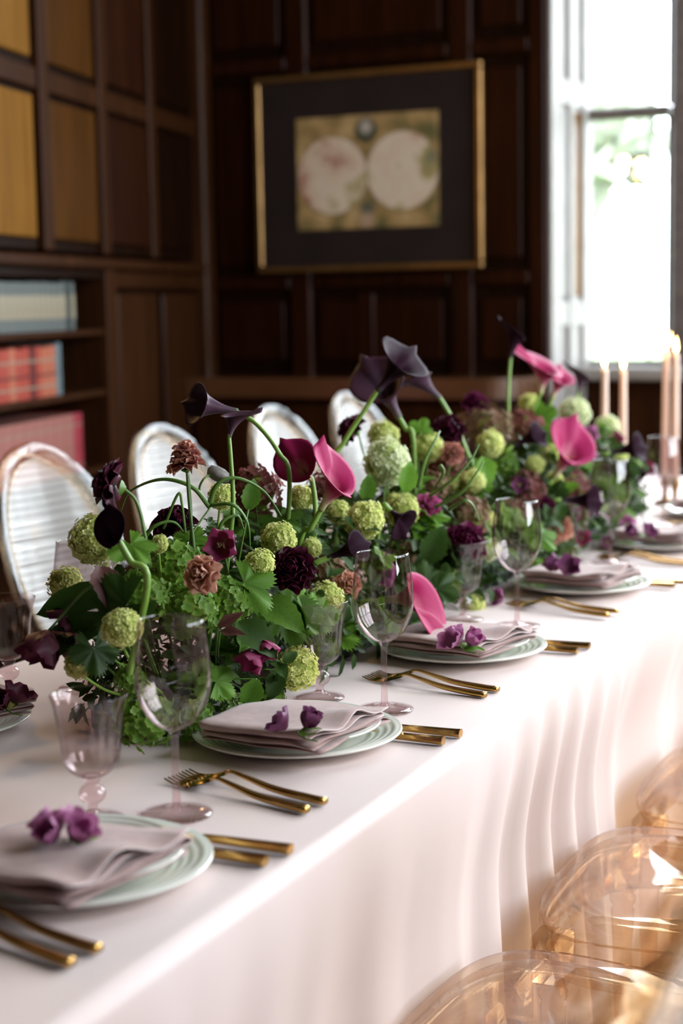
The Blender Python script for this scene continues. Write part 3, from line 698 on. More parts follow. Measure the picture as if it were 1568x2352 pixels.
# napkins
def napkin_geo(seed, su=.172, sv=.180):
    rr = random.Random(seed); ph = [rr.random()*6 for _ in range(6)]
    prof = []; L = 5; h = .0048
    for k in range(L):
        n = 12
        for i in range(n+1):
            s = i/n if k % 2 == 0 else 1-i/n
            prof.append((s, k, 0))
        if k < L-1:
            sgn = 1 if k % 2 == 0 else -1
            for a in (.25, .5, .75): prof.append(((1 if sgn > 0 else 0)+sgn*.016*math.sin(a*PI), k+a, 1))
    def fn(u, j):
        s, k, _ = prof[j]
        z = .002+k*h
        g_ = .35+.65*k/(L-1)
        z += g_*(.0010*math.sin(u*7+ph[0]+s*2)+.0006*math.sin(u*13+s*9+ph[1]))
        e = sstep(.62, 1., u)
        if k > 1.9: z += e*(.004+.0070*math.sin(s*11+ph[2]+k*.9))*(k-1.5)/3
        if k > 3.2: z += .010*sstep(.3, .0, s)*(1-u)*.4+.004*math.sin(s*PI)
        z -= .006*sstep(.55, 1., s)*(1-.6*u)*g_
        uu = u*su+.004*math.sin(s*7+k*1.3+ph[3])*e-.006*(k % 2)*e
        vv = s*sv+.003*math.sin(u*9+k+ph[4])-.004*(k/4)+.02*sstep(.4, 1, u)*s*.2
        return (uu-su/2, vv-sv/2, max(z, .001), )
    m = len(prof); nu = 22
    v = [fn(i/nu, j) for i in range(nu+1) for j in range(m)]
    f = [(i*m+j, (i+1)*m+j, (i+1)*m+j+1, i*m+j+1) for i in range(nu) for j in range(m-1)]
    hem = tube([v[nu*m+j] for j in range(int(m*.55), m)], .0009, 5)
    return Geo().add(v, f), hem
def napkin(x, y, z, rz, lab, seed):
    g, h = napkin_geo(seed)
    t = thing('napkin', lab, 'napkin', (x, y, z), rz, 'mauve folded napkins')
    c = part('folded_cloth', g, M['napkin'], t); so = c.modifiers.new('thickness', 'SOLIDIFY'); so.thickness = .0016; so.offset = 0
    part('hem', h, M['hem'], t)
    return t
ORD = ['nearest', 'second-nearest', 'third-nearest', 'fourth-nearest', 'fifth-nearest', 'sixth-nearest']
SET = [(-.947, 1.376), (-.966, 1.926), (-.956, 2.519), (-.952, 3.185), (-.945, 3.80), (-.95, 4.40)]
for k, (x, y) in enumerate(SET):
    o = ORD[k]+' place setting on the window side'
    for nm, m, z, lb in (('dinner_plate', dinner_m, ZT+.001, 'large celadon dinner plate at the '), ('salad_plate', salad_m, ZT+.0145, 'smaller celadon plate under the napkin at the ')):
        p = inst(nm, m); p.location = (x, y, z); tag(p, lb+o, 'plate', 'celadon plates')
    napkin(x+.018, y-.040-.008*(k == 0), ZT+.0265, -.12+.04*math.sin(k*2.1), 'folded mauve linen napkin on the plate of the '+o, 11+k)
    dt = .13 if k == 0 else .20
    cutl('f', -.797, y-dt, 'gold fork next to the plate at the '+o, -.20+R.uniform(-.02, .02))
    cutl('f', -.800, y-dt-.028, 'outer gold fork at the '+o, -.25+R.uniform(-.02, .02))
    dk = .096 if k == 0 else .054+.012*(k > 1)
    cutl('k', -.786, y+dk, 'inner gold knife at the '+o, -.02)
    cutl('k', -.778, y+dk+.036, 'outer gold knife at the '+o, .01)
for k, (x, y) in enumerate(((-.953, 1.588), (-.924, 2.123), (-.944, 2.767), (-.985, 3.52), (-1.02, 4.14), (-.98, 4.62))):
    glass('w', x, y, 'pink-stemmed wine glass beyond the '+ORD[k]+' plate on the window side')
for k, (x, y) in enumerate(((-1.031, 1.534), (-1.041, 2.154), (-1.055, 2.792), (-1.07, 3.52))):
    glass('g', x, y, 'short pink pressed goblet beside the wine glass at the '+ORD[k]+' setting')
# wall side of the table
q = (-1.475, 1.80)
p = inst('dinner_plate', dinner_m); p.location = (*q, ZT+.001); tag(p, 'large celadon plate at the left edge, wall side of the table', 'plate', 'celadon plates')
p = inst('salad_plate', salad_m); p.location = (*q, ZT+.0145); tag(p, 'smaller celadon plate under the napkin at the left edge', 'plate', 'celadon plates')
napkin(q[0]+.03, q[1]-.005, ZT+.0265, PI-.45, 'folded mauve napkin on the wall-side plate at the left edge', 31)
glass('w', -1.409, 2.09, 'wine glass behind the flowers at left, its pink foot showing')
glass('g', -1.50, 2.02, 'short goblet cut by the left picture edge')
glass('w', -1.41, 4.48, 'wine glass on the wall side behind the pale viburnum at right')
glass('w', -1.44, 3.95, 'wine glass on the wall side hidden among the far flowers')

# ------------------------------------------------------------------ candles
def candle(px, py, X, lab, lean=0.):
    tip = PX(px, py, X); x, y, top = tip.x, tip.y, tip.z
    h = thing('candle_holder', 'small brass holder under the '+lab, 'candle holder', (x, y, ZT+.001), group='brass candle holders')
    part('base', lathe([(.0005, 0), (.032, 0), (.033, .003), (.026, .007), (.010, .012), (.007, .03), (.0105, .045), (.0135, .05), (.0135, .075), (.0112, .075), (.0112, .052), (.0005, .052)], 28), M['brass'], h)
    hh = top-ZT-.054
    t = thing('taper_candle', lab, 'candle', (x, y, ZT+.054), group='lit taper candles')
    part('wax', lathe([(.0005, 0), (.0110, 0), (.0102, hh*.5), (.0088, hh-.012), (.0075, hh-.002), (.004, hh), (.0005, hh-.001)], 24), M['candle'], t)
    part('wick', tube([(0, 0, hh-.002), (.0005, 0, hh+.006), (.0015, 0, hh+.010)], .0009, 6), M['wick'], t)
    part('flame', lathe([(.0004, 0), (.0036, .004), (.0058, .012), (.0052, .022), (.0026, .034), (.0004, .044)], 16).xf(Matrix.Shear('XY', 4, (lean, 0))), M['flame'], t, Matrix.Translation((0, 0, hh+.003)))
    l = bpy.data.lights.new('candle_light', 'POINT'); l.energy = .5; l.color = (1, .6, .25); l.shadow_soft_size = .008
    lo = bpy.data.objects.new('candle_light', l); COL.objects.link(lo); lo.parent = t; lo.location = (0, 0, hh+.02)
candle(1388, 846, -1.22, 'lit pale pink taper at the left of the far pair')
candle(1431, 850, -1.20, 'lit pale pink taper at the right of the far pair')
candle(1529, 802, -1.13, 'lit pale pink taper with leaning flame near the right edge', .35)
candle(1552, 812, -1.10, 'lit pale pink taper closest to the right picture edge')
# ------------------------------------------------------------------ flower shapes
XC = -1.2
def globe(n, fs, np_, seed, rnd=.12, cup=.35, hemi=-1.1, wid=.5):
    """ball of florets, unit radius ~1"""
    rr = random.Random(seed); g = Geo()
    for i in range(n):
        z = 1-2*(i+.5)/n
        if z < hemi: continue
        a = i*2.39996; r = math.sqrt(1-z*z); d = V((r*math.cos(a), r*math.sin(a), z))
        lump = 1+.07*math.sin(d.x*5+seed)*math.sin(d.y*6+2*seed)+.05*math.sin(d.z*9+seed)
        d2 = (d+V((rr.gauss(0, 1), rr.gauss(0, 1), rr.gauss(0, 1)))*rnd*1.6).normalized()
        B = basis(d2).to_3x3(); c = d*(lump-.12+rr.uniform(-rnd, rnd)*.6); a0 = rr.random()*6; s = fs*rr.uniform(.8, 1.25); sh = rr.uniform(.55, 1)
        for k in range(np_):
            t = a0+2*PI*k/np_; e = V((math.cos(t), math.sin(t), 0)); q = V((-math.sin(t), math.cos(t), 0)); cu = cup*rr.uniform(.4, 1.5)
            P = [V((0, 0, 0)), e*.45*s+q*wid*s*.85+V((0, 0, cu*s*.35)), e*.45*s-q*wid*s*.85+V((0, 0, cu*s*.35)), e*.95*s+q*wid*s*.55+V((0, 0, cu*s*.6)), e*.95*s-q*wid*s*.55+V((0, 0, cu*s*.6)), e*.55*s+V((0, 0, cu*s*.05))]
            g.add([c+B @ p for p in P], [(0,2,5), (0,5,1), (5,2,4), (5,4,3), (1,5,3)], [.25*sh, .8*sh, .8*sh, sh, sh, .55*sh])
    return g
VIB = [globe(260, .125, 5, s, .13, .55) for s in (1, 2, 3)]
HYD = [globe(120, .19, 4, s, .2, .45, -.35, .56) for s in (4, 5, 6)]
core_m = mesh('core', lathe([(.001, -.86), (.35, -.78), (.66, -.52), (.84, 0), (.66, .52), (.35, .78), (.001, .86)], 16), M['vib_core'])
vib_m = {k: [mesh('florets', g, M[k]) for g in VIB] for k in ('vib_lime', 'vib_tan', 'vib_white')}
hyd_m = {k: [mesh('florets', g, M[k]) for g in HYD] for k in ('hyd_green', 'hyd_pale', 'hyd_burg', 'hyd_mix')}
def petal_grid(L, W, curl, cup, ruff, rr, nu=4, nv=4, tip=.35, r0=0.):
    p1, p2 = rr.random()*6, rr.random()*6
    def fn(u, v_):
        s = v_*2-1; w_ = W*(math.sin(PI*min(1, .12+u*.80))**.7)*(1-tip*u*u*0.3)
        x = s*w_; y = L*u*(1-.12*s*s*u); z = cup*(s*s)*W + curl*u*u*L + ruff*L*(math.sin(s*5+p1)*.6+math.sin(s*9+p2)*.4)*u*u
        return (x, y+r0, z, u)
    return grid(fn, nu, nv)
def ranunc(layers, seed, ruff=.05, open_=1.0):
    """layered double bloom, unit radius"""
    rr = random.Random(seed); g = Geo()
    for li in range(layers):
        f = li/(layers-1); n = int(4+f*6); tilt = 1.45-f*1.45*open_
        L = .42+.62*f; W = .26+.26*f
        for k in range(n):
            a = 2*PI*k/n+li*.7+rr.uniform(-.15, .15)
            p = petal_grid(L*rr.uniform(.9, 1.1), W, .35-.5*f, .45, ruff, rr)
            Mx = Matrix.Rotation(a, 4, 'Z') @ Matrix.Translation((0, .03+.10*f, .30-.42*f)) @ Matrix.Rotation(tilt+rr.uniform(-.12, .12), 4, 'X')
            g.join(p, Mx)
    return g
ran_g = [ranunc(8, s, .05) for s in (1, 2)]; lis_g = [ranunc(5, s, .16, 1.05) for s in (3, 4)]
ran_m = {k: [mesh('petals', g, M[k]) for g in (lis_g if k in ('peach', 'mauve_tan') else ran_g)] for k in ('ran_dark', 'ran_plum', 'ran_pink', 'peach', 'mauve_tan')}
calyx_m = mesh('calyx', lathe([(.09, -.62), (.16, -.55), (.30, -.46), (.36, -.38)], 8), M['stem'])
def spathe(seed, flare=1., tipL=.28, wrap=1.0):
    rr = random.Random(seed); nu, nv = 18, 26
    def fn(u, v_):
        th = (v_*2-1)*PI*1.06; c = (1+math.cos(th))/2 if abs(th) < PI else 0
        Lt = .60+.36*c**1.1+tipL*math.exp(-(th/.20)**2)*1.
        z = u*Lt
        r = .055+.30*flare*(max(0, u-.12)/.88)**1.9*(.75+.5*c)*1.15
        if u > .75: r += (u-.75)*.35*flare*(.5+c)
        r *= 1+.07*th/PI
        bend = .10*u*u*flare
        pin = 1-.55*math.exp(-(th/.5)**2)*max(0, u-.80)/.20   # gathers the tip to a point
        x = r*math.cos(th)+bend*c+.02*math.sin(th*3+seed)*u*u
        y = r*math.sin(th)*(pin if abs(th) < .8 else 1)
        zz = z-.10*max(0, u-.85)/.15*(1-c)*flare               # front lip rolls over
        return (x, y, zz, u)
    return grid(fn, nu, nv)
sp_wide, sp_mid, sp_slim = spathe(1, 1.25, .16), spathe(2, 1.0, .14), spathe(3, .74, .10)
sp_m = {(k, s): mesh('spathe', g, M[k]) for k in ('calla_pink', 'calla_dark', 'calla_mauve') for s, g in (('wide', sp_wide), ('mid', sp_mid), ('slim', sp_slim))}
spx_m = {k: mesh('spadix', lathe([(.022, .05), (.03, .12), (.034, .3), (.026, .44), (.004, .5)], 10), M[k]) for k in ('spadix_dark', 'spadix_gold')}
hp_g = petal_grid(1., .46, .22, .35, .02, random.Random(5), 7, 6)
hp_m = {k: mesh('petal', hp_g, M[k]) for k in ('hell_pink', 'hell_dark', 'hell_lilac', 'hell_plum')}
def stam_geo():
    g = Geo(); rr = random.Random(9)
    for k in range(26):
        a = rr.random()*6.28; d = V((math.cos(a)*.28*rr.random(), math.sin(a)*.28*rr.random(), .34+.1*rr.random()))
        g.join(tube([(0, 0, 0), d*.6, d], .008, 4)); g.join(tube([d, d+V((0, 0, .04))], .02, 4))
    return g
stam_m = mesh('stamens', stam_geo(), M['stamen'])
# leaves (unit length along +y)
def lance(wid, fold, curl, nu=9, seed=0, serr=0.):
    def fn(u, v_):
        s = v_*2-1; w_ = wid*math.sin(PI*min(1, u*.97+.03))**.85*(1+.15*(u < .5))+.004
        if serr and abs(s) == 1: w_ *= 1+serr*((int(u*nu) % 2)*2-1)
        return (s*w_, u-.02*s*s, fold*abs(s)*w_+curl*u*u+.03*math.sin(u*9+seed)*s, .5+.5*abs(s))
    return grid(fn, nu, 4)
def lobed(seed, lobes=5, serr=.07):
    rr = random.Random(seed); g = Geo(); n = 80; v = [(0, 0, 0)]; a = [0.]; f = []
    for ring_, sc_ in ((1, .5), (2, 1.)):
        for k in range(n+1):
            th = -PI*.86+2*PI*.86*k/n
            r = .60+.34*abs(math.cos(th*lobes/2*.93))**.8*(1 if abs(th) < 2.4 else .8); r *= (.78+.22*math.cos(th*.5))
            if ring_ == 2: r *= 1+serr*(1 if k % 2 else -1)
            r *= sc_
            x, y = r*math.sin(th), r*math.cos(th)
            z = -.16*(x*x+y*y)+.05*math.sin(th*lobes+seed)*sc_+.03*math.cos(th*9)*sc_
            v.append((x, y, z)); a.append(.3*ring_+.3*abs(math.cos(th*lobes/2)))
    m = n+1
    for k in range(n):
        f.append((0, 1+k, 2+k)); f.append((1+k, 1+m+k, 2+m+k, 2+k))
    return Geo().add(v, f, a)
LV = {}
for nm, g in (('lance', lance(.17, .35, -.22, 9, 1)), ('broad', lance(.30, .30, -.18, 12, 2, .06)), ('lobed', lobed(1)), ('lobed2', lobed(2, 5, .10)), ('blade', lance(.05, .5, -.35, 10, 3))):
    for mt in ('leaf', 'leaf_dark', 'leaf_bright', 'leaf_bronze'): LV[nm, mt] = mesh('leaf', g, M[mt])

# ------------------------------------------------------------------ tray and filler greenery
tr = part('flower_tray', roundslab(0, .001, .001, 0, .001, .0001), M['black'])
bpy.data.objects.remove(tr)
for k, (y0, y1) in enumerate(((1.86, 2.93), (2.98, 4.25))):
    g = Geo(); n = 40; rim = []
    for (s, z) in ((.96, .001), (1., .004), (1.0, .026), (.985, .028), (.97, .026), (.97, .006), (.02, .006)):
        rim.append([(.085*s*math.copysign(abs(math.cos(2*PI*i/n))**.5, math.cos(2*PI*i/n)), (y1-y0)/2*s*math.copysign(abs(math.sin(2*PI*i/n))**.25, math.sin(2*PI*i/n)), z) for i in range(n)])
    g.add([p for r_ in rim for p in r_], [(i*n+j, i*n+(j+1) % n, (i+1)*n+(j+1) % n, (i+1)*n+j) for i in range(len(rim)-1) for j in range(n)]+[tuple(range(n))[::-1]])
    tr = part('flower_tray', g, M['black'], None, Matrix.Translation((XC, (y0+y1)/2, ZT+.0015)))
    tag(tr, ('black low tray under the nearer end of the flowers', 'black low tray under the far end of the flowers')[k], 'tray', 'black flower trays')
def hump(y):   # half width and height of the greenery body at y
    e = sstep(1.78, 2.06, y)*sstep(4.45, 4.1, y)
    return .06+.075*e, .06+(.145+.02*math.sin(y*4))*e
def filler():
    rr = random.Random(3); g = Geo()
    leafs = [lance(.22, .3, -.2, 3, 1), lobed(5, 5, .0)]
    small = Geo()
    lf = []
    for th in (0,): pass
    base = [(0, 0, 0), (.22, .35, .05), (.16, .75, .02), (0, 1, -.08), (-.16, .75, .02), (-.22, .35, .05), (0, .5, -.04)]
    bf = [(0,1,6), (1,2,6), (2,3,6), (3,4,6), (4,5,6), (5,0,6)]
    for i in range(5200):
        y = rr.uniform(1.86, 4.35); hw, hh = hump(y); a = rr.uniform(-.15, PI+.15); q = rr.uniform(.55, 1.05)
        c = V((XC+hw*q*math.cos(a), y, ZT+.035+hh*q*max(0, math.sin(a))))
        nrm = V((math.cos(a)*1.1, rr.gauss(0, .5), math.sin(a)+.25)).normalized()
        t = V((rr.gauss(0, 1), rr.gauss(0, 1), rr.gauss(-.2, .8))); B = basis((nrm+V((rr.gauss(0, .35), rr.gauss(0, .35), rr.gauss(0, .35)))).normalized(), t.cross(nrm))
        s = rr.uniform(.018, .042); b3 = B.to_3x3()
        g.add([c+b3 @ (V(p)*s) for p in base], bf, [.3+.6*rr.random()]*7)
    return g
fo = part('filler_greenery', filler(), M['leaf_dark']); fo['kind'] = 'stuff'; tag(fo, 'dense small dark green leaves filling the base of the long flower arrangement', 'greenery')

# ------------------------------------------------------------------ placing flowers
def anchor(H):
    hw, hh = hump(H.y); x = XC+max(-.08, min(.08, (H.x-XC)*.5)); y = H.y+(.12 if H.y < 1.95 else -.03)
    return V((x, max(1.90, min(4.2, y)), ZT+.045))
def outward(H, up=.6, camw=.5):
    o = V((H.x-XC, 0, 0)); o = o/.15 if abs(o.x) > .01 else o
    c = (CO-H).normalized(); return (V((o.x*.4, 0, up))+c*camw).normalized()
def flower(name, label, cat, group, H, D, stem_mat='stem', sr=.0022, B=None, mid=None, base_off=.0):
    B = V(B) if B is not None else anchor(H)
    t = thing(name, label, cat, B, 0, group)
    S = H-D*base_off; m_ = V(mid) if mid is not None else (B.lerp(S, .55)-D*min(.03, (S-B).length*.3)+V((0, 0, .01)))
    part('stem', tube([p-B for p in crv([B, m_, S], 8)], lambda s: sr*(1.15-.25*s), 7), M[stem_mat], t)
    return t, B
vi = [0]; BLOOMS = []
def viburnum(px, py, dia, X, label, mt='vib_lime', sq=1.):
    H = PX(px, py, X); r = dia*.5*dep(H)/FPX*.92; D = outward(H, .6, .55); BLOOMS.append((H, label))
    t, B = flower('viburnum', label, 'flower', 'viburnum snowballs', H, D, 'stem_bright', .0019, base_off=r*.8)
    vi[0] += 1; Mx = TRS(H-B, D, None, (r, r, r*sq)) @ Matrix.Rotation(R.random()*6, 4, 'Z')
    b = inst('bloom', vib_m[mt][vi[0] % 3], t, Mx); inst('core', core_m, b)
def hydrangea(px, py, dia, X, label, mt='hyd_green', D=None, sq=.8):
    H = PX(px, py, X); r = dia*.5*dep(H)/FPX; D = V(D) if D else outward(H, .5, .7); BLOOMS.append((H, label))
    t, B = flower('hydrangea', label, 'flower', 'hydrangea heads', H-D*r*.3, D, 'stem', .003, base_off=r*.3)
    vi[0] += 1; b = inst('bloom', hyd_m[mt][vi[0] % 3], t, TRS(H-D*r*.3-B, D, None, (r, r, r*sq)) @ Matrix.Rotation(R.random()*6, 4, 'Z'))
    inst('core', core_m, b, Matrix.Diagonal((.8, .8, .8, 1)))
def doublef(px, py, dia, X, label, mt, name='ranunculus', D=None, Bpx=None, stem='stem', mid=None):
    H = PX(px, py, X); r = dia*.5*dep(H)/FPX*.95; D = V(D).normalized() if D else outward(H, .25, 1.); BLOOMS.append((H, label))
    t, B = flower(name, label, 'flower', name+' blooms', H, D, stem, .0022, B=PD(*Bpx, dep(H)+.02) if Bpx else None, mid=mid, base_off=r*.55)
    vi[0] += 1; Mx = TRS(H-B, D, None, r) @ Matrix.Rotation(R.random()*6, 4, 'Z')
    b = inst('bloom', ran_m[mt][vi[0] % 2], t, Mx); inst('calyx', calyx_m, b)
def calla(base, mouth, X, label, mt, shape='mid', tip=None, stem=(), X2=None, k=1., sm='stem_bright', sr=.0042, tz=0.):
    """base, mouth: pixel pairs of the throat and the lip; stem: pixels below the throat"""
    P0 = PX(*base, X); d0 = dep(P0); P1 = PD(*mouth, d0-((X2-X) if X2 is not None else 0.)); D = P1-P0; L = D.length*k; D = D.normalized()
    BLOOMS.append((P0, label))
    roll = PD(*tip, d0+tz)-P0 if tip else None
    pts = [PD(a, b, d0+(X-q[0] if q else 0.)) for a, b, *q in stem]
    last = pts[-1] if pts else P0
    if last.z > ZT+.12: pts.append(V((last.x*.6+XC*.4, last.y+.005, ZT+.06)))
    B = pts[-1] if pts else anchor(P0)
    if not pts: pts = [B]
    t = thing('calla_lily', label, 'flower', B, 0, 'calla lilies')
    path = crv([q-B for q in pts[::-1]]+[P0-B, P0+D*L*.10-B], 6)
    part('stem', tube(path, lambda s: sr*(1.15-.2*s), 10), M[sm], t)
    Mx = TRS(P0-B, D, roll, L)
    sp = inst('spathe', sp_m[mt, shape], t, Mx)
    so = sp.modifiers.new('thickness', 'SOLIDIFY'); so.thickness = .012; so.offset = 0
    inst('spadix', spx_m['spadix_gold' if mt == 'calla_pink' else 'spadix_dark'], t, Mx)
def hellebore(px, py, dia, X, label, mt, D=None, cupv=.5, Bpx=None, n=5, stem=True):
    H = PX(px, py, X); r = dia*.5*dep(H)/FPX; D = V(D).normalized() if D else outward(H, .1, 1.); BLOOMS.append((H, label))
    t, B = flower('hellebore', label, 'flower', 'hellebore blooms', H, D, 'stem_dark', .0018, B=PD(*Bpx, dep(H)+.02) if Bpx else None)
    Mx = TRS(H-B, D, None, r) @ Matrix.Rotation(R.random()*6, 4, 'Z')
    for k in range(n):
        inst('petal', hp_m[mt], t, Mx @ Matrix.Rotation(2*PI*k/n+R.uniform(-.1, .1), 4, 'Z') @ Matrix.Translation((0, .04, .02*(k % 2))) @ Matrix.Rotation(cupv+R.uniform(-.15, .15), 4, 'X'))
    inst('stamens', stam_m, t, Mx)
def leaf_at(px, py, X, px2, py2, X2, label, kind, mt, parent=None, w_=1.):
    """one large leaf with a short stalk, from its base pixel to its tip pixel"""
    P0 = PX(px, py, X); P1 = PD(px2, py2, dep(P0)-max(-.03, min(.03, X2-X))); d = P1-P0; L = d.length; d = d.normalized()
    n = ((CO-P0).normalized()+V((.3, .2, .5))).normalized(); n = (n-d*n.dot(d)).normalized(); x = d.cross(n)
    L *= .78 if kind[:3] == 'lob' else 1.; Mx = Matrix((x*w_*L, d*L, n*L)).transposed().to_4x4(); B = anchor(P0); Mx.translation = P0-B
    t = thing('leaf_stalk', label, 'leaf', B, 0, 'single leaves in the arrangement')
    part('stalk', tube(crv([V((0, 0, 0)), (P0-B)*.5+V((0, 0, .01)), P0-B], 6), .0014, 6), M['stem'], t)
    inst('leaf', LV[kind, mt], t, Mx)
def sprig(H, D, L, n, kind, mt, label, lsz, grp):
    t = thing('leafy_sprig', label, 'foliage', H, 0, grp); D = V(D).normalized()
    side = D.orthogonal().normalized(); droop = V((0, 0, -.25*L))
    path = crv([V((0, 0, 0)), D*L*.5, D*L+droop*.5], 6); part('stem', tube(path, lambda s: .0017*(1.2-.6*s), 6), M['stem'], t)
    for k in range(n):
        s = .25+.75*k/max(1, n-1); p = path[min(len(path)-1, int(s*(len(path)-1)))]
        a = k*2.4+R.random()*.6; B = basis(D).to_3x3(); ld = (B @ V((math.cos(a), math.sin(a), .55))).normalized()
        ln = (V((0, 0, 1))+D*.6+(CO-H).normalized()*.5+V((R.gauss(0, .3), R.gauss(0, .3), 0))).normalized(); ln = (ln-ld*ln.dot(ld)).normalized(); x = ld.cross(ln); q = lsz*R.uniform(.75, 1.2)
        Mx = Matrix((x*q, ld*q, ln*q)).transposed().to_4x4(); Mx.translation = p
        inst('leaf', LV[kind, mt], t, Mx)

# viburnum snowballs: pixel, diameter, plane, label
for a in ((215, 1240, 132, -1.20, 'large lime viburnum snowball behind the dark cup-shaped calla at left'), (150, 1342, 92, -1.26, 'tan-green viburnum snowball at the far left beneath the largest one', 'vib_tan'),
    (280, 1443, 104, -1.08, 'lime viburnum snowball left of the nearest wine glass bowl'), (180, 1527, 76, -1.16, 'shaded olive viburnum snowball low at left above the table', 'vib_tan'),
    (508, 1140, 72, -1.16, 'lime viburnum snowball under the chequered bud'), (690, 1145, 70, -1.14, 'round lime viburnum below the heart-shaped pink calla'),
    (640, 1240, 94, -1.10, 'broad lime viburnum above the dark ranunculus at center'), (596, 1297, 82, -1.07, 'lime viburnum just left of the central dark ranunculus'),
    (716, 1258, 52, -1.10, 'small lime viburnum right of the broad central one'), (745, 1380, 98, -1.085, 'lime viburnum hanging over the rim of the second goblet', 'vib_lime', 1.15),
    (681, 1535, 114, -1.05, 'large lime viburnum low at the front beside the second goblet'), (838, 1195, 98, -1.10, 'tall lime viburnum left of the dark leaf-shaped calla', 'vib_lime', 1.15),
    (778, 1178, 64, -1.17, 'lime viburnum tucked behind the tall pink calla'), (925, 1174, 88, -1.12, 'lime viburnum topped by the dark leaf-shaped calla'),
    (880, 1002, 82, -1.24, 'dull green viburnum above the white one', 'vib_lime'), (888, 1062, 122, -1.18, 'largest cream-white viburnum right of the pink callas', 'vib_white', 1.05),
    (983, 1027, 78, -1.18, 'lime viburnum below the upper dark ranunculus'), (1126, 1020, 72, -1.16, 'yellow-green viburnum in the middle of the far mound'),
    (1086, 1108, 68, -1.12, 'lime viburnum between the grassy stems at right'), (1038, 1106, 60, -1.16, 'lime viburnum half hidden left of the grassy stems'),
    (1228, 1070, 54, -1.10, 'small lime viburnum left of the far pink calla base'), (1265, 1040, 58, -1.15, 'lime viburnum above the pair near the far pink calla'),
    (1272, 1106, 52, -1.08, 'lime viburnum right below the far pink calla base'), (1118, 1192, 46, -1.08, 'small lime viburnum left of the third wine glass'),
    (1122, 1262, 64, -1.07, 'pale lime viburnum above the third goblet rim', 'vib_white'), (1214, 928, 54, -1.22, 'lime viburnum near the top of the far mound'),
    (1318, 950, 84, -1.20, 'whitish viburnum left of the far candles', 'vib_white'), (1394, 985, 70, -1.19, 'whitish viburnum directly below the far candles', 'vib_white'),
    (1418, 1050, 56, -1.12, 'lime viburnum above the fourth wine glass rim'), (1086, 1392, 62, -1.085, 'lime viburnum resting low behind the third goblet stem'),
    (366, 1250, 46, -1.12, 'small tight green viburnum bud beside the dark-calla stem', 'vib_lime', 1.2), (905, 1150, 40, -1.17, 'tiny lime viburnum peeking behind the leaf-shaped calla')):
    viburnum(*a)
# hydrangeas
for a in ((400, 1290, 130, -1.13, 'bright green hydrangea in the centre of the left mound'), (330, 1360, 120, -1.10, 'green hydrangea above the nearest wine glass rim'), (440, 1390, 140, -1.08, 'green hydrangea below the peach lisianthus'),
    (525, 1375, 120, -1.08, 'green hydrangea right of the peach lisianthus'), (335, 1640, 150, -1.095, 'low green hydrangea resting on the cloth behind the nearest wine glass'), (440, 1640, 110, -1.09, 'low green hydrangea right of the nearest wine glass stem'),
    (300, 1560, 80, -1.10, 'dark green hydrangea above the low one at left'), (545, 1630, 84, -1.075, 'pale green hydrangea sprig at the foot of the second plate', 'hyd_pale'), (620, 1600, 90, -1.08, 'dull green hydrangea low beneath the front viburnum'),
    (960, 1420, 110, -1.09, 'bright green hydrangea beneath the pink calla behind the second wine glass'), (1010, 1330, 110, -1.10, 'green hydrangea left of the third goblet', 'hyd_green'), (1230, 1310, 80, -1.08, 'green hydrangea low right of the third wine glass'), (1300, 1250, 70, -1.09, 'green hydrangea low among the far pink blooms'), (1425, 1190, 70, -1.07, 'green hydrangea seen through the fourth wine glass'),
    (590, 1120, 125, -1.20, 'burgundy antique hydrangea behind the arching stems', 'hyd_burg'), (745, 1112, 84, -1.20, 'burgundy hydrangea right of the heart-shaped pink calla', 'hyd_burg'), (1115, 975, 130, -1.22, 'red-brown hydrangea crowning the far mound', 'hyd_mix'), (1205, 975, 90, -1.20, 'red-brown hydrangea beside the tall dark calla stem', 'hyd_burg'),
    (1078, 1180, 110, -1.10, 'burgundy hydrangea above the plum ranunculus', 'hyd_mix'), (1036, 1055, 76, -1.15, 'dusky pink hydrangea under the upper dark ranunculus', 'hyd_burg'), (1312, 1112, 96, -1.09, 'dark burgundy hydrangea left of the fourth wine glass', 'hyd_burg'), (1212, 1118, 90, -1.10, 'burgundy hydrangea above the third wine glass rim', 'hyd_burg'),
    (752, 1310, 90, -1.12, 'brownish hydrangea right of the central dark ranunculus', 'hyd_mix'), (925, 1270, 80, -1.13, 'mauve-brown hydrangea behind the second wine glass rim', 'hyd_mix'), (1000, 1110, 70, -1.14, 'brownish hydrangea behind the small pink bloom', 'hyd_mix'), (1180, 1180, 90, -1.10, 'dark hydrangea seen through the third wine glass', 'hyd_mix'), (1150, 1060, 90, -1.16, 'olive hydrangea under the yellow-green viburnum', 'hyd_green')):
    hydrangea(*a)
# ranunculus and lisianthus
doublef(256, 1117, 116, -1.18, 'black-burgundy ranunculus on a bent stem at upper left', 'ran_dark', D=(-.7, -.3, .15), Bpx=(345, 1300), mid=PD(318, 1165, 2.17))
doublef(398, 1200, 100, -1.22, 'dark burgundy ranunculus low behind the grassy stems at left', 'ran_dark', D=(.2, -.5, .9))
doublef(668, 1306, 108, -1.06, 'black-burgundy ranunculus at the centre of the near mound', 'ran_dark', D=(.35, -.75, .45))
doublef(1066, 1246, 96, -1.05, 'plum ranunculus above the third goblet', 'ran_plum', D=(.3, -.8, .35))
doublef(806, 986, 76, -1.28, 'black ranunculus before the farthest chair back', 'ran_dark', D=(-.5, -.4, .4))
doublef(1027, 986, 82, -1.18, 'dark ranunculus high on the far mound', 'ran_dark', D=(.2, -.6, .6))
doublef(1250, 1162, 52, -1.08, 'magenta ranunculus right of the third wine glass bowl', 'ran_plum')
doublef(1090, 922, 60, -1.25, 'small dark purple bloom at the top between the tall callas', 'ran_plum', D=(.2, -.3, .9))
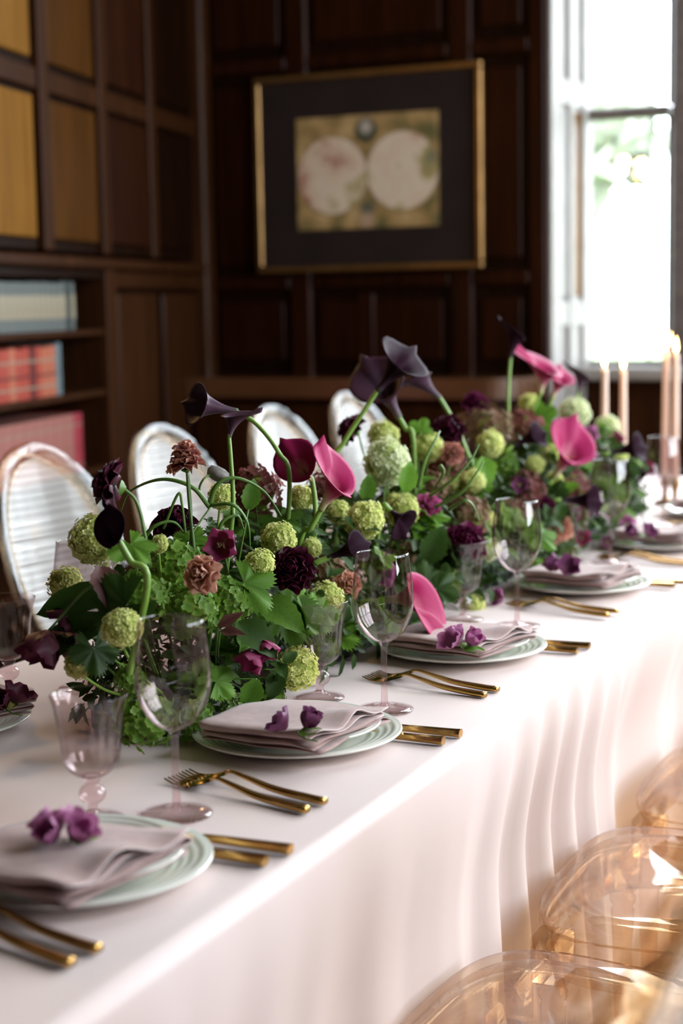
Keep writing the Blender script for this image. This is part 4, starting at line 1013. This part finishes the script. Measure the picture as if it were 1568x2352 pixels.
doublef(985, 1162, 62, -1.10, 'bright pink double bloom right of the leaf-shaped dark calla', 'ran_pink')
doublef(1040, 1040, 52, -1.13, 'dusky rose bloom below the upper dark ranunculus', 'mauve_tan', 'lisianthus')
doublef(426, 1036, 66, -1.14, 'tan ruffled lisianthus, upper tier, high on a thin stem', 'mauve_tan', 'lisianthus', D=(.1, -.25, 1), Bpx=(440, 1270), mid=PD(437, 1150, 2.28), stem='stem_dark')
doublef(425, 1062, 84, -1.14, 'dusky rose ruffled lisianthus under the tan one', 'mauve_tan', 'lisianthus', D=(-.1, -.2, 1), Bpx=(446, 1270), mid=PD(434, 1150, 2.27), stem='stem_dark')
doublef(461, 1320, 92, -1.05, 'peach lisianthus facing the camera above the nearest wine glass', 'peach', 'lisianthus', D=(.1, -.9, .35))
doublef(800, 1342, 64, -1.07, 'peach lisianthus left of the second wine glass', 'peach', 'lisianthus')
doublef(1285, 1213, 66, -1.07, 'dusty pink ruffled bloom right of the third wine glass', 'peach', 'lisianthus')
# hellebores
hellebore(512, 1252, 108, -1.08, 'wine-pink hellebore open to the camera above the peach lisianthus', 'hell_pink', D=(.25, -.8, .1))
hellebore(590, 1490, 116, -1.035, 'drooping wine-pink hellebore low in front of the leaves', 'hell_pink', D=(-.1, -.7, -.7), cupv=.75, Bpx=(470, 1450))
hellebore(606, 1468, 104, -1.03, 'drooping pink hellebore left of the large front viburnum', 'hell_pink', D=(.4, -.5, -.7), cupv=.8, Bpx=(520, 1480))
hellebore(112, 1448, 180, -1.20, 'dark maroon hellebore drooping at the far left', 'hell_dark', D=(-.1, -.55, -.8), cupv=.7, Bpx=(290, 1370))
hellebore(185, 1405, 150, -1.20, 'shadowed maroon hellebore under the tan-green viburnum', 'hell_dark', D=(-.4, -.3, -.5), cupv=.4)
hellebore(195, 1465, 150, -1.18, 'shadowed maroon hellebore left of the lime snowball', 'hell_dark', D=(-.2, -.6, -.5), cupv=.4)
hellebore(882, 1308, 100, -1.09, 'magenta bloom seen through the second wine glass', 'hell_lilac', D=(.2, -.9, .1))
hellebore(1142, 1376, 72, -1.06, 'lilac-pink hellebore resting by the fourth plate', 'hell_lilac', D=(.1, -.6, .3), cupv=.8)
hellebore(1330, 1182, 62, -1.07, 'rose hellebore left of the fourth wine glass stem', 'hell_pink'); hellebore(1332, 1236, 58, -1.06, 'magenta hellebore low left of the fourth wine glass stem', 'hell_pink')
hellebore(1432, 1205, 64, -1.03, 'bright lilac hellebore right of the fourth wine glass stem', 'hell_lilac'); hellebore(1478, 1222, 50, -.985, 'purple hellebore lying at the back of the fifth napkin', 'hell_plum')
hellebore(1190, 1115, 54, -1.11, 'plum hellebore at the left of the third wine glass rim', 'hell_plum'); hellebore(1352, 1000, 60, -1.16, 'lilac bloom behind the far pink calla', 'hell_lilac'); hellebore(1412, 1012, 56, -1.15, 'pink bloom beneath the whitish viburnums', 'hell_pink'); hellebore(1345, 1050, 60, -1.11, 'pale lilac bloom right of the far pink calla', 'hell_lilac'); hellebore(1480, 1075, 50, -1.06, 'magenta bloom at the far end by the fifth wine glass', 'hell_pink'); hellebore(1390, 1246, 44, -1.03, 'dark plum bloom behind the fourth plate napkin', 'hell_plum')
# callas: pink
calla((716, 1104), (668, 1046), -1.12, 'heart-shaped pink calla facing the camera, left of two', 'calla_pink', 'wide', tip=(652, 1018), stem=((724, 1165), (720, 1240)), X2=-1.08, k=.92)
calla((736, 1172), (800, 1058), -1.08, 'tall pink calla with pale throat at the centre', 'calla_pink', 'mid', tip=(770, 1010), stem=((712, 1215), (690, 1240, -1.1)), X2=-1.06, k=1.0)
calla((885, 1378), (1030, 1370), -1.06, 'large pink calla lying sideways behind the second wine glass', 'calla_pink', 'wide', tip=(1000, 1440), stem=((820, 1385), (780, 1400, -1.14)), X2=-1.03, k=.88)
calla((1240, 905), (1256, 808), -1.18, 'pink calla standing tall before the window reveal', 'calla_pink', 'wide', tip=(1200, 790), tz=.02, stem=((1215, 960), (1178, 1030)), X2=-1.165, k=1.0)
calla((1268, 915), (1298, 846), -1.20, 'smaller pink calla behind the tall far one', 'calla_pink', 'mid', X2=-1.19, tip=(1300, 800), tz=.05, stem=((1258, 950), (1250, 1010)))
calla((1272, 1096), (1334, 1000), -1.07, 'far pink calla curving up right of the lime viburnums', 'calla_pink', 'mid', tip=(1310, 960), tz=.05, stem=((1255, 1120), (1240, 1150, -1.12)), X2=-1.03, k=1.05)
# callas: dark
calla((526, 1006), (548, 930), -1.12, 'mauve-grey calla on an upright stem at left, mouth turned right', 'calla_mauve', 'mid', tip=(600, 960), tz=.02, stem=((530, 1060), (535, 1150), (528, 1240)), k=1.05, sr=.0032)
calla((545, 946), (432, 922), -1.20, 'mauve-grey calla pointing left on an arching stem', 'calla_mauve', 'slim', tz=.06, tip=(432, 930), stem=((590, 975), (640, 1040), (665, 1120)), k=1.15, sr=.0034)
calla((866, 898), (950, 800), -1.17, 'big black calla at the top centre, mouth to the right', 'calla_dark', 'mid', tip=(960, 790), tz=.12, stem=((835, 945), (790, 1015), (760, 1090)), k=1.05)
calla((916, 958), (862, 858), -1.22, 'dark calla behind the big black one, leaning left', 'calla_mauve', 'mid', tip=(840, 830), stem=((932, 985), (950, 1020)), X2=-1.18, k=1.1)
calla((1010, 915), (932, 848), -1.22, 'dark purple calla leaning left toward the big black one', 'calla_mauve', 'slim', tip=(915, 840), stem=((1045, 975), (1072, 1040), (1085, 1090)), k=1.0)
calla((1172, 822), (1188, 738), -1.20, 'tallest slim black calla on an upright stem', 'calla_dark', 'slim', tip=(1180, 705), stem=((1168, 880), (1167, 950)), k=1.0, sr=.0036)
calla((1328, 902), (1338, 840), -1.22, 'dark purple calla left of the far candles', 'calla_mauve', 'mid', tip=(1320, 830), stem=((1322, 940), (1312, 990)))
calla((276, 1248), (232, 1206), -1.10, 'black cup-shaped calla before the largest left snowball', 'calla_dark', 'wide', tip=(268, 1170), stem=((300, 1290), (338, 1345)), X2=-1.065, k=.82)
calla((892, 1168), (950, 1226), -1.08, 'black leaf-shaped calla in front of a lime viburnum', 'calla_dark', 'wide', tip=(965, 1245), stem=((880, 1160), (872, 1200, -1.14)), X2=-1.075, k=.85)
calla((752, 1282), (848, 1246), -1.07, 'black calla lying sideways just above the second wine glass rim', 'calla_dark', 'slim', tip=(850, 1250), tz=.1, stem=((712, 1298), (690, 1310, -1.12)), k=1.0)
calla((1290, 1148), (1392, 1152), -1.05, 'black calla lying sideways toward the fourth wine glass', 'calla_dark', 'slim', tip=(1395, 1165), tz=.1, stem=((1270, 1150), (1255, 1160, -1.12)), k=1.0)
calla((1402, 1040), (1492, 1022), -1.06, 'black calla pointing right at the far end', 'calla_dark', 'slim', tip=(1495, 1030), tz=.1, stem=((1385, 1045), (1375, 1060, -1.12)), k=1.0)
calla((1178, 1024), (1258, 988), -1.13, 'black calla lying across the red-brown hydrangea', 'calla_dark', 'slim', tip=(1262, 995), tz=.1, stem=((1160, 1040), (1150, 1060, -1.18)), k=1.0)
calla((1470, 1068), (1482, 1104), -1.05, 'short black calla hanging before the fifth wine glass', 'calla_dark', 'mid', stem=((1458, 1060), (1440, 1070, -1.12)), k=1.0)
# fritillary bud with curling grassy leaves
H = PX(506, 1092, -1.13); FD = dep(H); B = PD(480, 1165, FD)
fb = thing('fritillary', 'chequered grey fritillary bud with curling leaves above the left mound', 'flower', V((XC, B.y, ZT+.06)))
O_ = V(fb.location)
def pth(*pp, fd=None): return crv([PD(a, b, (fd or FD)-.015*math.sin(i*1.3))-O_ for i, (a, b) in enumerate(pp)], 8)
part('bud', lathe([(.001, -.020), (.007, -.018), (.0105, -.008), (.0105, .002), (.0075, .012), (.001, .017)], 12).xf(TRS((0, 0, 0), PD(540, 1110, FD)-H)), M['frit'], fb, Matrix.Translation(H-O_))
part('stem', tube(pth((487, 1088), (468, 1100), (458, 1125), (475, 1152), (482, 1165), (462, 1195), (440, 1230), (430, 1290)), .0016, 7), M['stem'], fb)
for pp in (((482, 1165), (440, 1118), (370, 1101), (300, 1128), (277, 1175)), ((480, 1160), (500, 1112), (545, 1098), (605, 1128), (646, 1185)), ((482, 1160), (535, 1160), (568, 1200), (575, 1258)), ((375, 1215), (408, 1136), (418, 1160), (432, 1280)), ((320, 1258), (350, 1212), (400, 1200), (438, 1248)), ((500, 1250), (510, 1200), (545, 1185), (560, 1215))):
    part('leaf', tube(pth(*pp), lambda s: .0022*(1.05-.8*s) if pp[0][0] != 375 else .0012, 6, 1.7), M['stem'], fb)
fb2 = thing('fritillary', 'curling grassy leaves arching over the far mound', 'flower', V((XC, 2.9, ZT+.06))); O_ = V(fb2.location)
for pp in (((985, 1140), (1035, 1105), (1078, 1060), (1100, 1020)), ((1000, 1165), (1060, 1130), (1095, 1085), (1110, 1060)), ((1030, 1170), (1065, 1150), (1085, 1160), (1100, 1195)), ((960, 1120), (975, 1060), (1000, 1010), (1010, 990)), ((1010, 1070), (1018, 1085), (1005, 1110), (990, 1130))):
    part('leaf', tube(pth(*pp, fd=2.78), lambda s: .0026*(1.05-.7*s), 6, 1.6), M['stem'], fb2)
# single large leaves at picked places
for a in ((270, 1365, -1.14, 60, 1392, -1.20, 'long dark leaf pointing left under the tan-green viburnum', 'lance', 'leaf_dark', 1.), (250, 1420, -1.14, 55, 1500, -1.2, 'dark hanging leaf over the far left hellebore', 'lance', 'leaf_dark', .9),
    (140, 1455, -1.2, 60, 1530, -1.2, 'folded dark leaf at the far left edge of the flowers', 'lance', 'leaf_dark', 1.2), (290, 1390, -1.1, 190, 1460, -1.12, 'olive lobed leaf above the lime snowball at left', 'lobed', 'leaf_dark', .9),
    (300, 1250, -1.14, 345, 1310, -1.10, 'fresh lobed leaf beside the cup-shaped calla stem', 'lobed', 'leaf_bright', 1.), (230, 1300, -1.15, 260, 1395, -1.12, 'bronze leaf below the largest left snowball', 'broad', 'leaf_bronze', 1.1), (215, 1490, -1.14, 230, 1575, -1.12, 'dark serrated leaf right of the olive snowball', 'lobed2', 'leaf_dark', .8),
    (570, 1170, -1.13, 585, 1100, -1.12, 'pale green rounded leaf behind the arching stems', 'broad', 'leaf', 1.3), (640, 1190, -1.14, 700, 1230, -1.10, 'lobed leaf under the round lime viburnum', 'lobed', 'leaf', 1.), (690, 1185, -1.13, 735, 1245, -1.09, 'lobed leaf beside the tall pink calla stem', 'lobed2', 'leaf_dark', 1.),
    (600, 1380, -1.08, 700, 1440, -1.05, 'broad green leaf left of the second goblet', 'broad', 'leaf', 1.2), (560, 1340, -1.07, 640, 1420, -1.05, 'lobed leaf below the central dark ranunculus', 'lobed', 'leaf', 1.), (700, 1350, -1.09, 640, 1355, -1.06, 'bright leaf right below the central dark ranunculus', 'broad', 'leaf_bright', 1.1), (650, 1400, -1.07, 720, 1500, -1.04, 'serrated leaf hanging beside the second goblet', 'lobed2', 'leaf', .8),
    (545, 1430, -1.06, 640, 1500, -1.04, 'dark leaf above the drooping hellebores', 'broad', 'leaf_dark', 1.), (590, 1560, -1.05, 560, 1640, -1.045, 'pointed leaf hanging above the pale hydrangea sprig', 'broad', 'leaf', 1.), (640, 1540, -1.06, 620, 1610, -1.05, 'pointed leaf under the large front viburnum', 'broad', 'leaf_dark', 1.),
    (840, 1150, -1.14, 850, 1090, -1.12, 'upright green leaf between pink calla and white viburnum', 'broad', 'leaf', .8), (930, 1130, -1.13, 945, 1060, -1.12, 'light green upright leaf right of the white viburnum', 'broad', 'leaf_bright', .8), (965, 990, -1.19, 985, 950, -1.19, 'bright lobed leaf on top left of the upper dark ranunculus', 'lobed', 'leaf_bright', 1.1), (1110, 1050, -1.13, 1125, 1115, -1.10, 'bright green leaf below the yellow-green viburnum', 'broad', 'leaf_bright', 1.1),
    (980, 1290, -1.08, 1020, 1210, -1.05, 'dark ribbed leaf left of the plum ranunculus', 'broad', 'leaf_dark', 1.2), (1000, 1260, -1.08, 945, 1300, -1.06, 'dark ribbed leaf under the leaf-shaped calla', 'broad', 'leaf_dark', 1.1), (1230, 1000, -1.14, 1290, 1010, -1.11, 'glossy dark leaf left of the far pink calla', 'broad', 'leaf', 1.3), (1240, 960, -1.18, 1290, 930, -1.16, 'green leaf behind the far pink calla stem', 'lobed', 'leaf', 1.), (1290, 1130, -1.08, 1325, 1110, -1.05, 'small bright leaf by the burgundy hydrangea at right', 'broad', 'leaf_bright', 1.),
    (770, 1460, -1.07, 840, 1480, -1.03, 'ivy-like leaf trailing right of the second goblet', 'lobed2', 'leaf_bright', 1.), (790, 1430, -1.08, 840, 1430, -1.05, 'small ivy-like leaf above the trailing one', 'lobed2', 'leaf_bright', 1.1), (500, 1440, -1.05, 555, 1405, -1.04, 'bronze pointed leaf right of the nearest glass rim', 'lance', 'leaf_bronze', 1.4), (505, 1450, -1.05, 560, 1450, -1.03, 'bronze leaf below the first bronze one', 'lance', 'leaf_bronze', 1.4)):
    leaf_at(*a)
# leafy sprigs spread over the body, each named by the bloom it stands beside
used = set(); look = {'leaf': 'leafy', 'leaf_dark': 'dark-leaved', 'leaf_bright': 'fresh bright'}
NS = 46
for k in range(NS):
    y = 1.88+2.27*((k+.5)/NS)**1.15; hw, hh = hump(y); a = (.25, .9, .5, 1.4, .3, 2.0)[k % 6]+R.uniform(-.15, .15)
    H = V((XC+hw*.85*math.cos(a), y, ZT+.04+hh*.85*math.sin(a)))
    kind, mt = R.choice((('lobed', 'leaf'), ('broad', 'leaf'), ('lobed2', 'leaf_dark'), ('broad', 'leaf_dark'), ('lobed', 'leaf_bright'), ('lance', 'leaf')))
    for _, bl in sorted(BLOOMS, key=lambda q: (q[0]-H).length):
        lab = look[mt]+' sprig by the '+bl
        if lab not in used and len(lab.split()) <= 16: break
    used.add(lab)
    sprig(H, (math.cos(a), R.uniform(-.5, .3), math.sin(a)+.2), R.uniform(.045, .075), R.choice((4, 5, 6)), kind, mt, lab, R.uniform(.030, .046), 'leafy sprigs in the arrangement')

# ------------------------------------------------------------------ little posies on the napkins
def posy(k, x, y, z, mt, lab, leafmt='leaf', n=2, sz=.02):
    t = thing('napkin_posy', lab, 'flower', (x, y, z), 0, 'small blossoms on the napkins')
    for i in range(n):
        a = i*2.3+k; D = V((math.cos(a)*.7, math.sin(a)*.5-.3, .75)).normalized(); c = V((math.cos(a)*.013*(n > 1), math.sin(a)*.011*(n > 1), .013))
        Mx = TRS(c, D, None, sz)
        for j in range(5): inst('petal', hp_m[mt], t, Mx @ Matrix.Rotation(2*PI*j/5+i, 4, 'Z') @ Matrix.Rotation(.5 if i % 2 else .8, 4, 'X'))
    for a in (.2, -.7)[:1+(k == 2)]:
        inst('leaf', LV['broad', leafmt], t, TRS((.008, -.004, .006), (0, -.35, 1)) @ Matrix.Rotation(a-1.7+k*.2, 4, 'Z') @ Matrix.Diagonal((.032, .032, .032, 1)))
    part('stem', tube(crv([(0, 0, .01), (.012, -.004, .004), (.03, -.004, .002)], 5), .0011, 6), M['stem'], t)
for k, (px, py, mt, lab, n, sz) in enumerate(((145, 1935, 'hell_lilac', 'bright pink blossom on the nearest napkin', 5, .021), (682, 1688, 'hell_plum', 'plum hellebore buds with a leaf on the second napkin', 2, .021), (1055, 1490, 'hell_lilac', 'pale pink blossom with green leaves on the third napkin', 3, .022), (1297, 1318, 'hell_plum', 'plum blossom on the fourth napkin', 2, .026), (1470, 1235, 'hell_plum', 'purple blossom on the fifth napkin', 2, .022), (12, 1630, 'hell_dark', 'dark maroon blossom on the wall-side napkin at left', 2, .024))):
    p = PZ(px, py, ZT+.052); posy(k, p.x, p.y, p.z-.006, mt, lab, n=n, sz=sz*1.35)
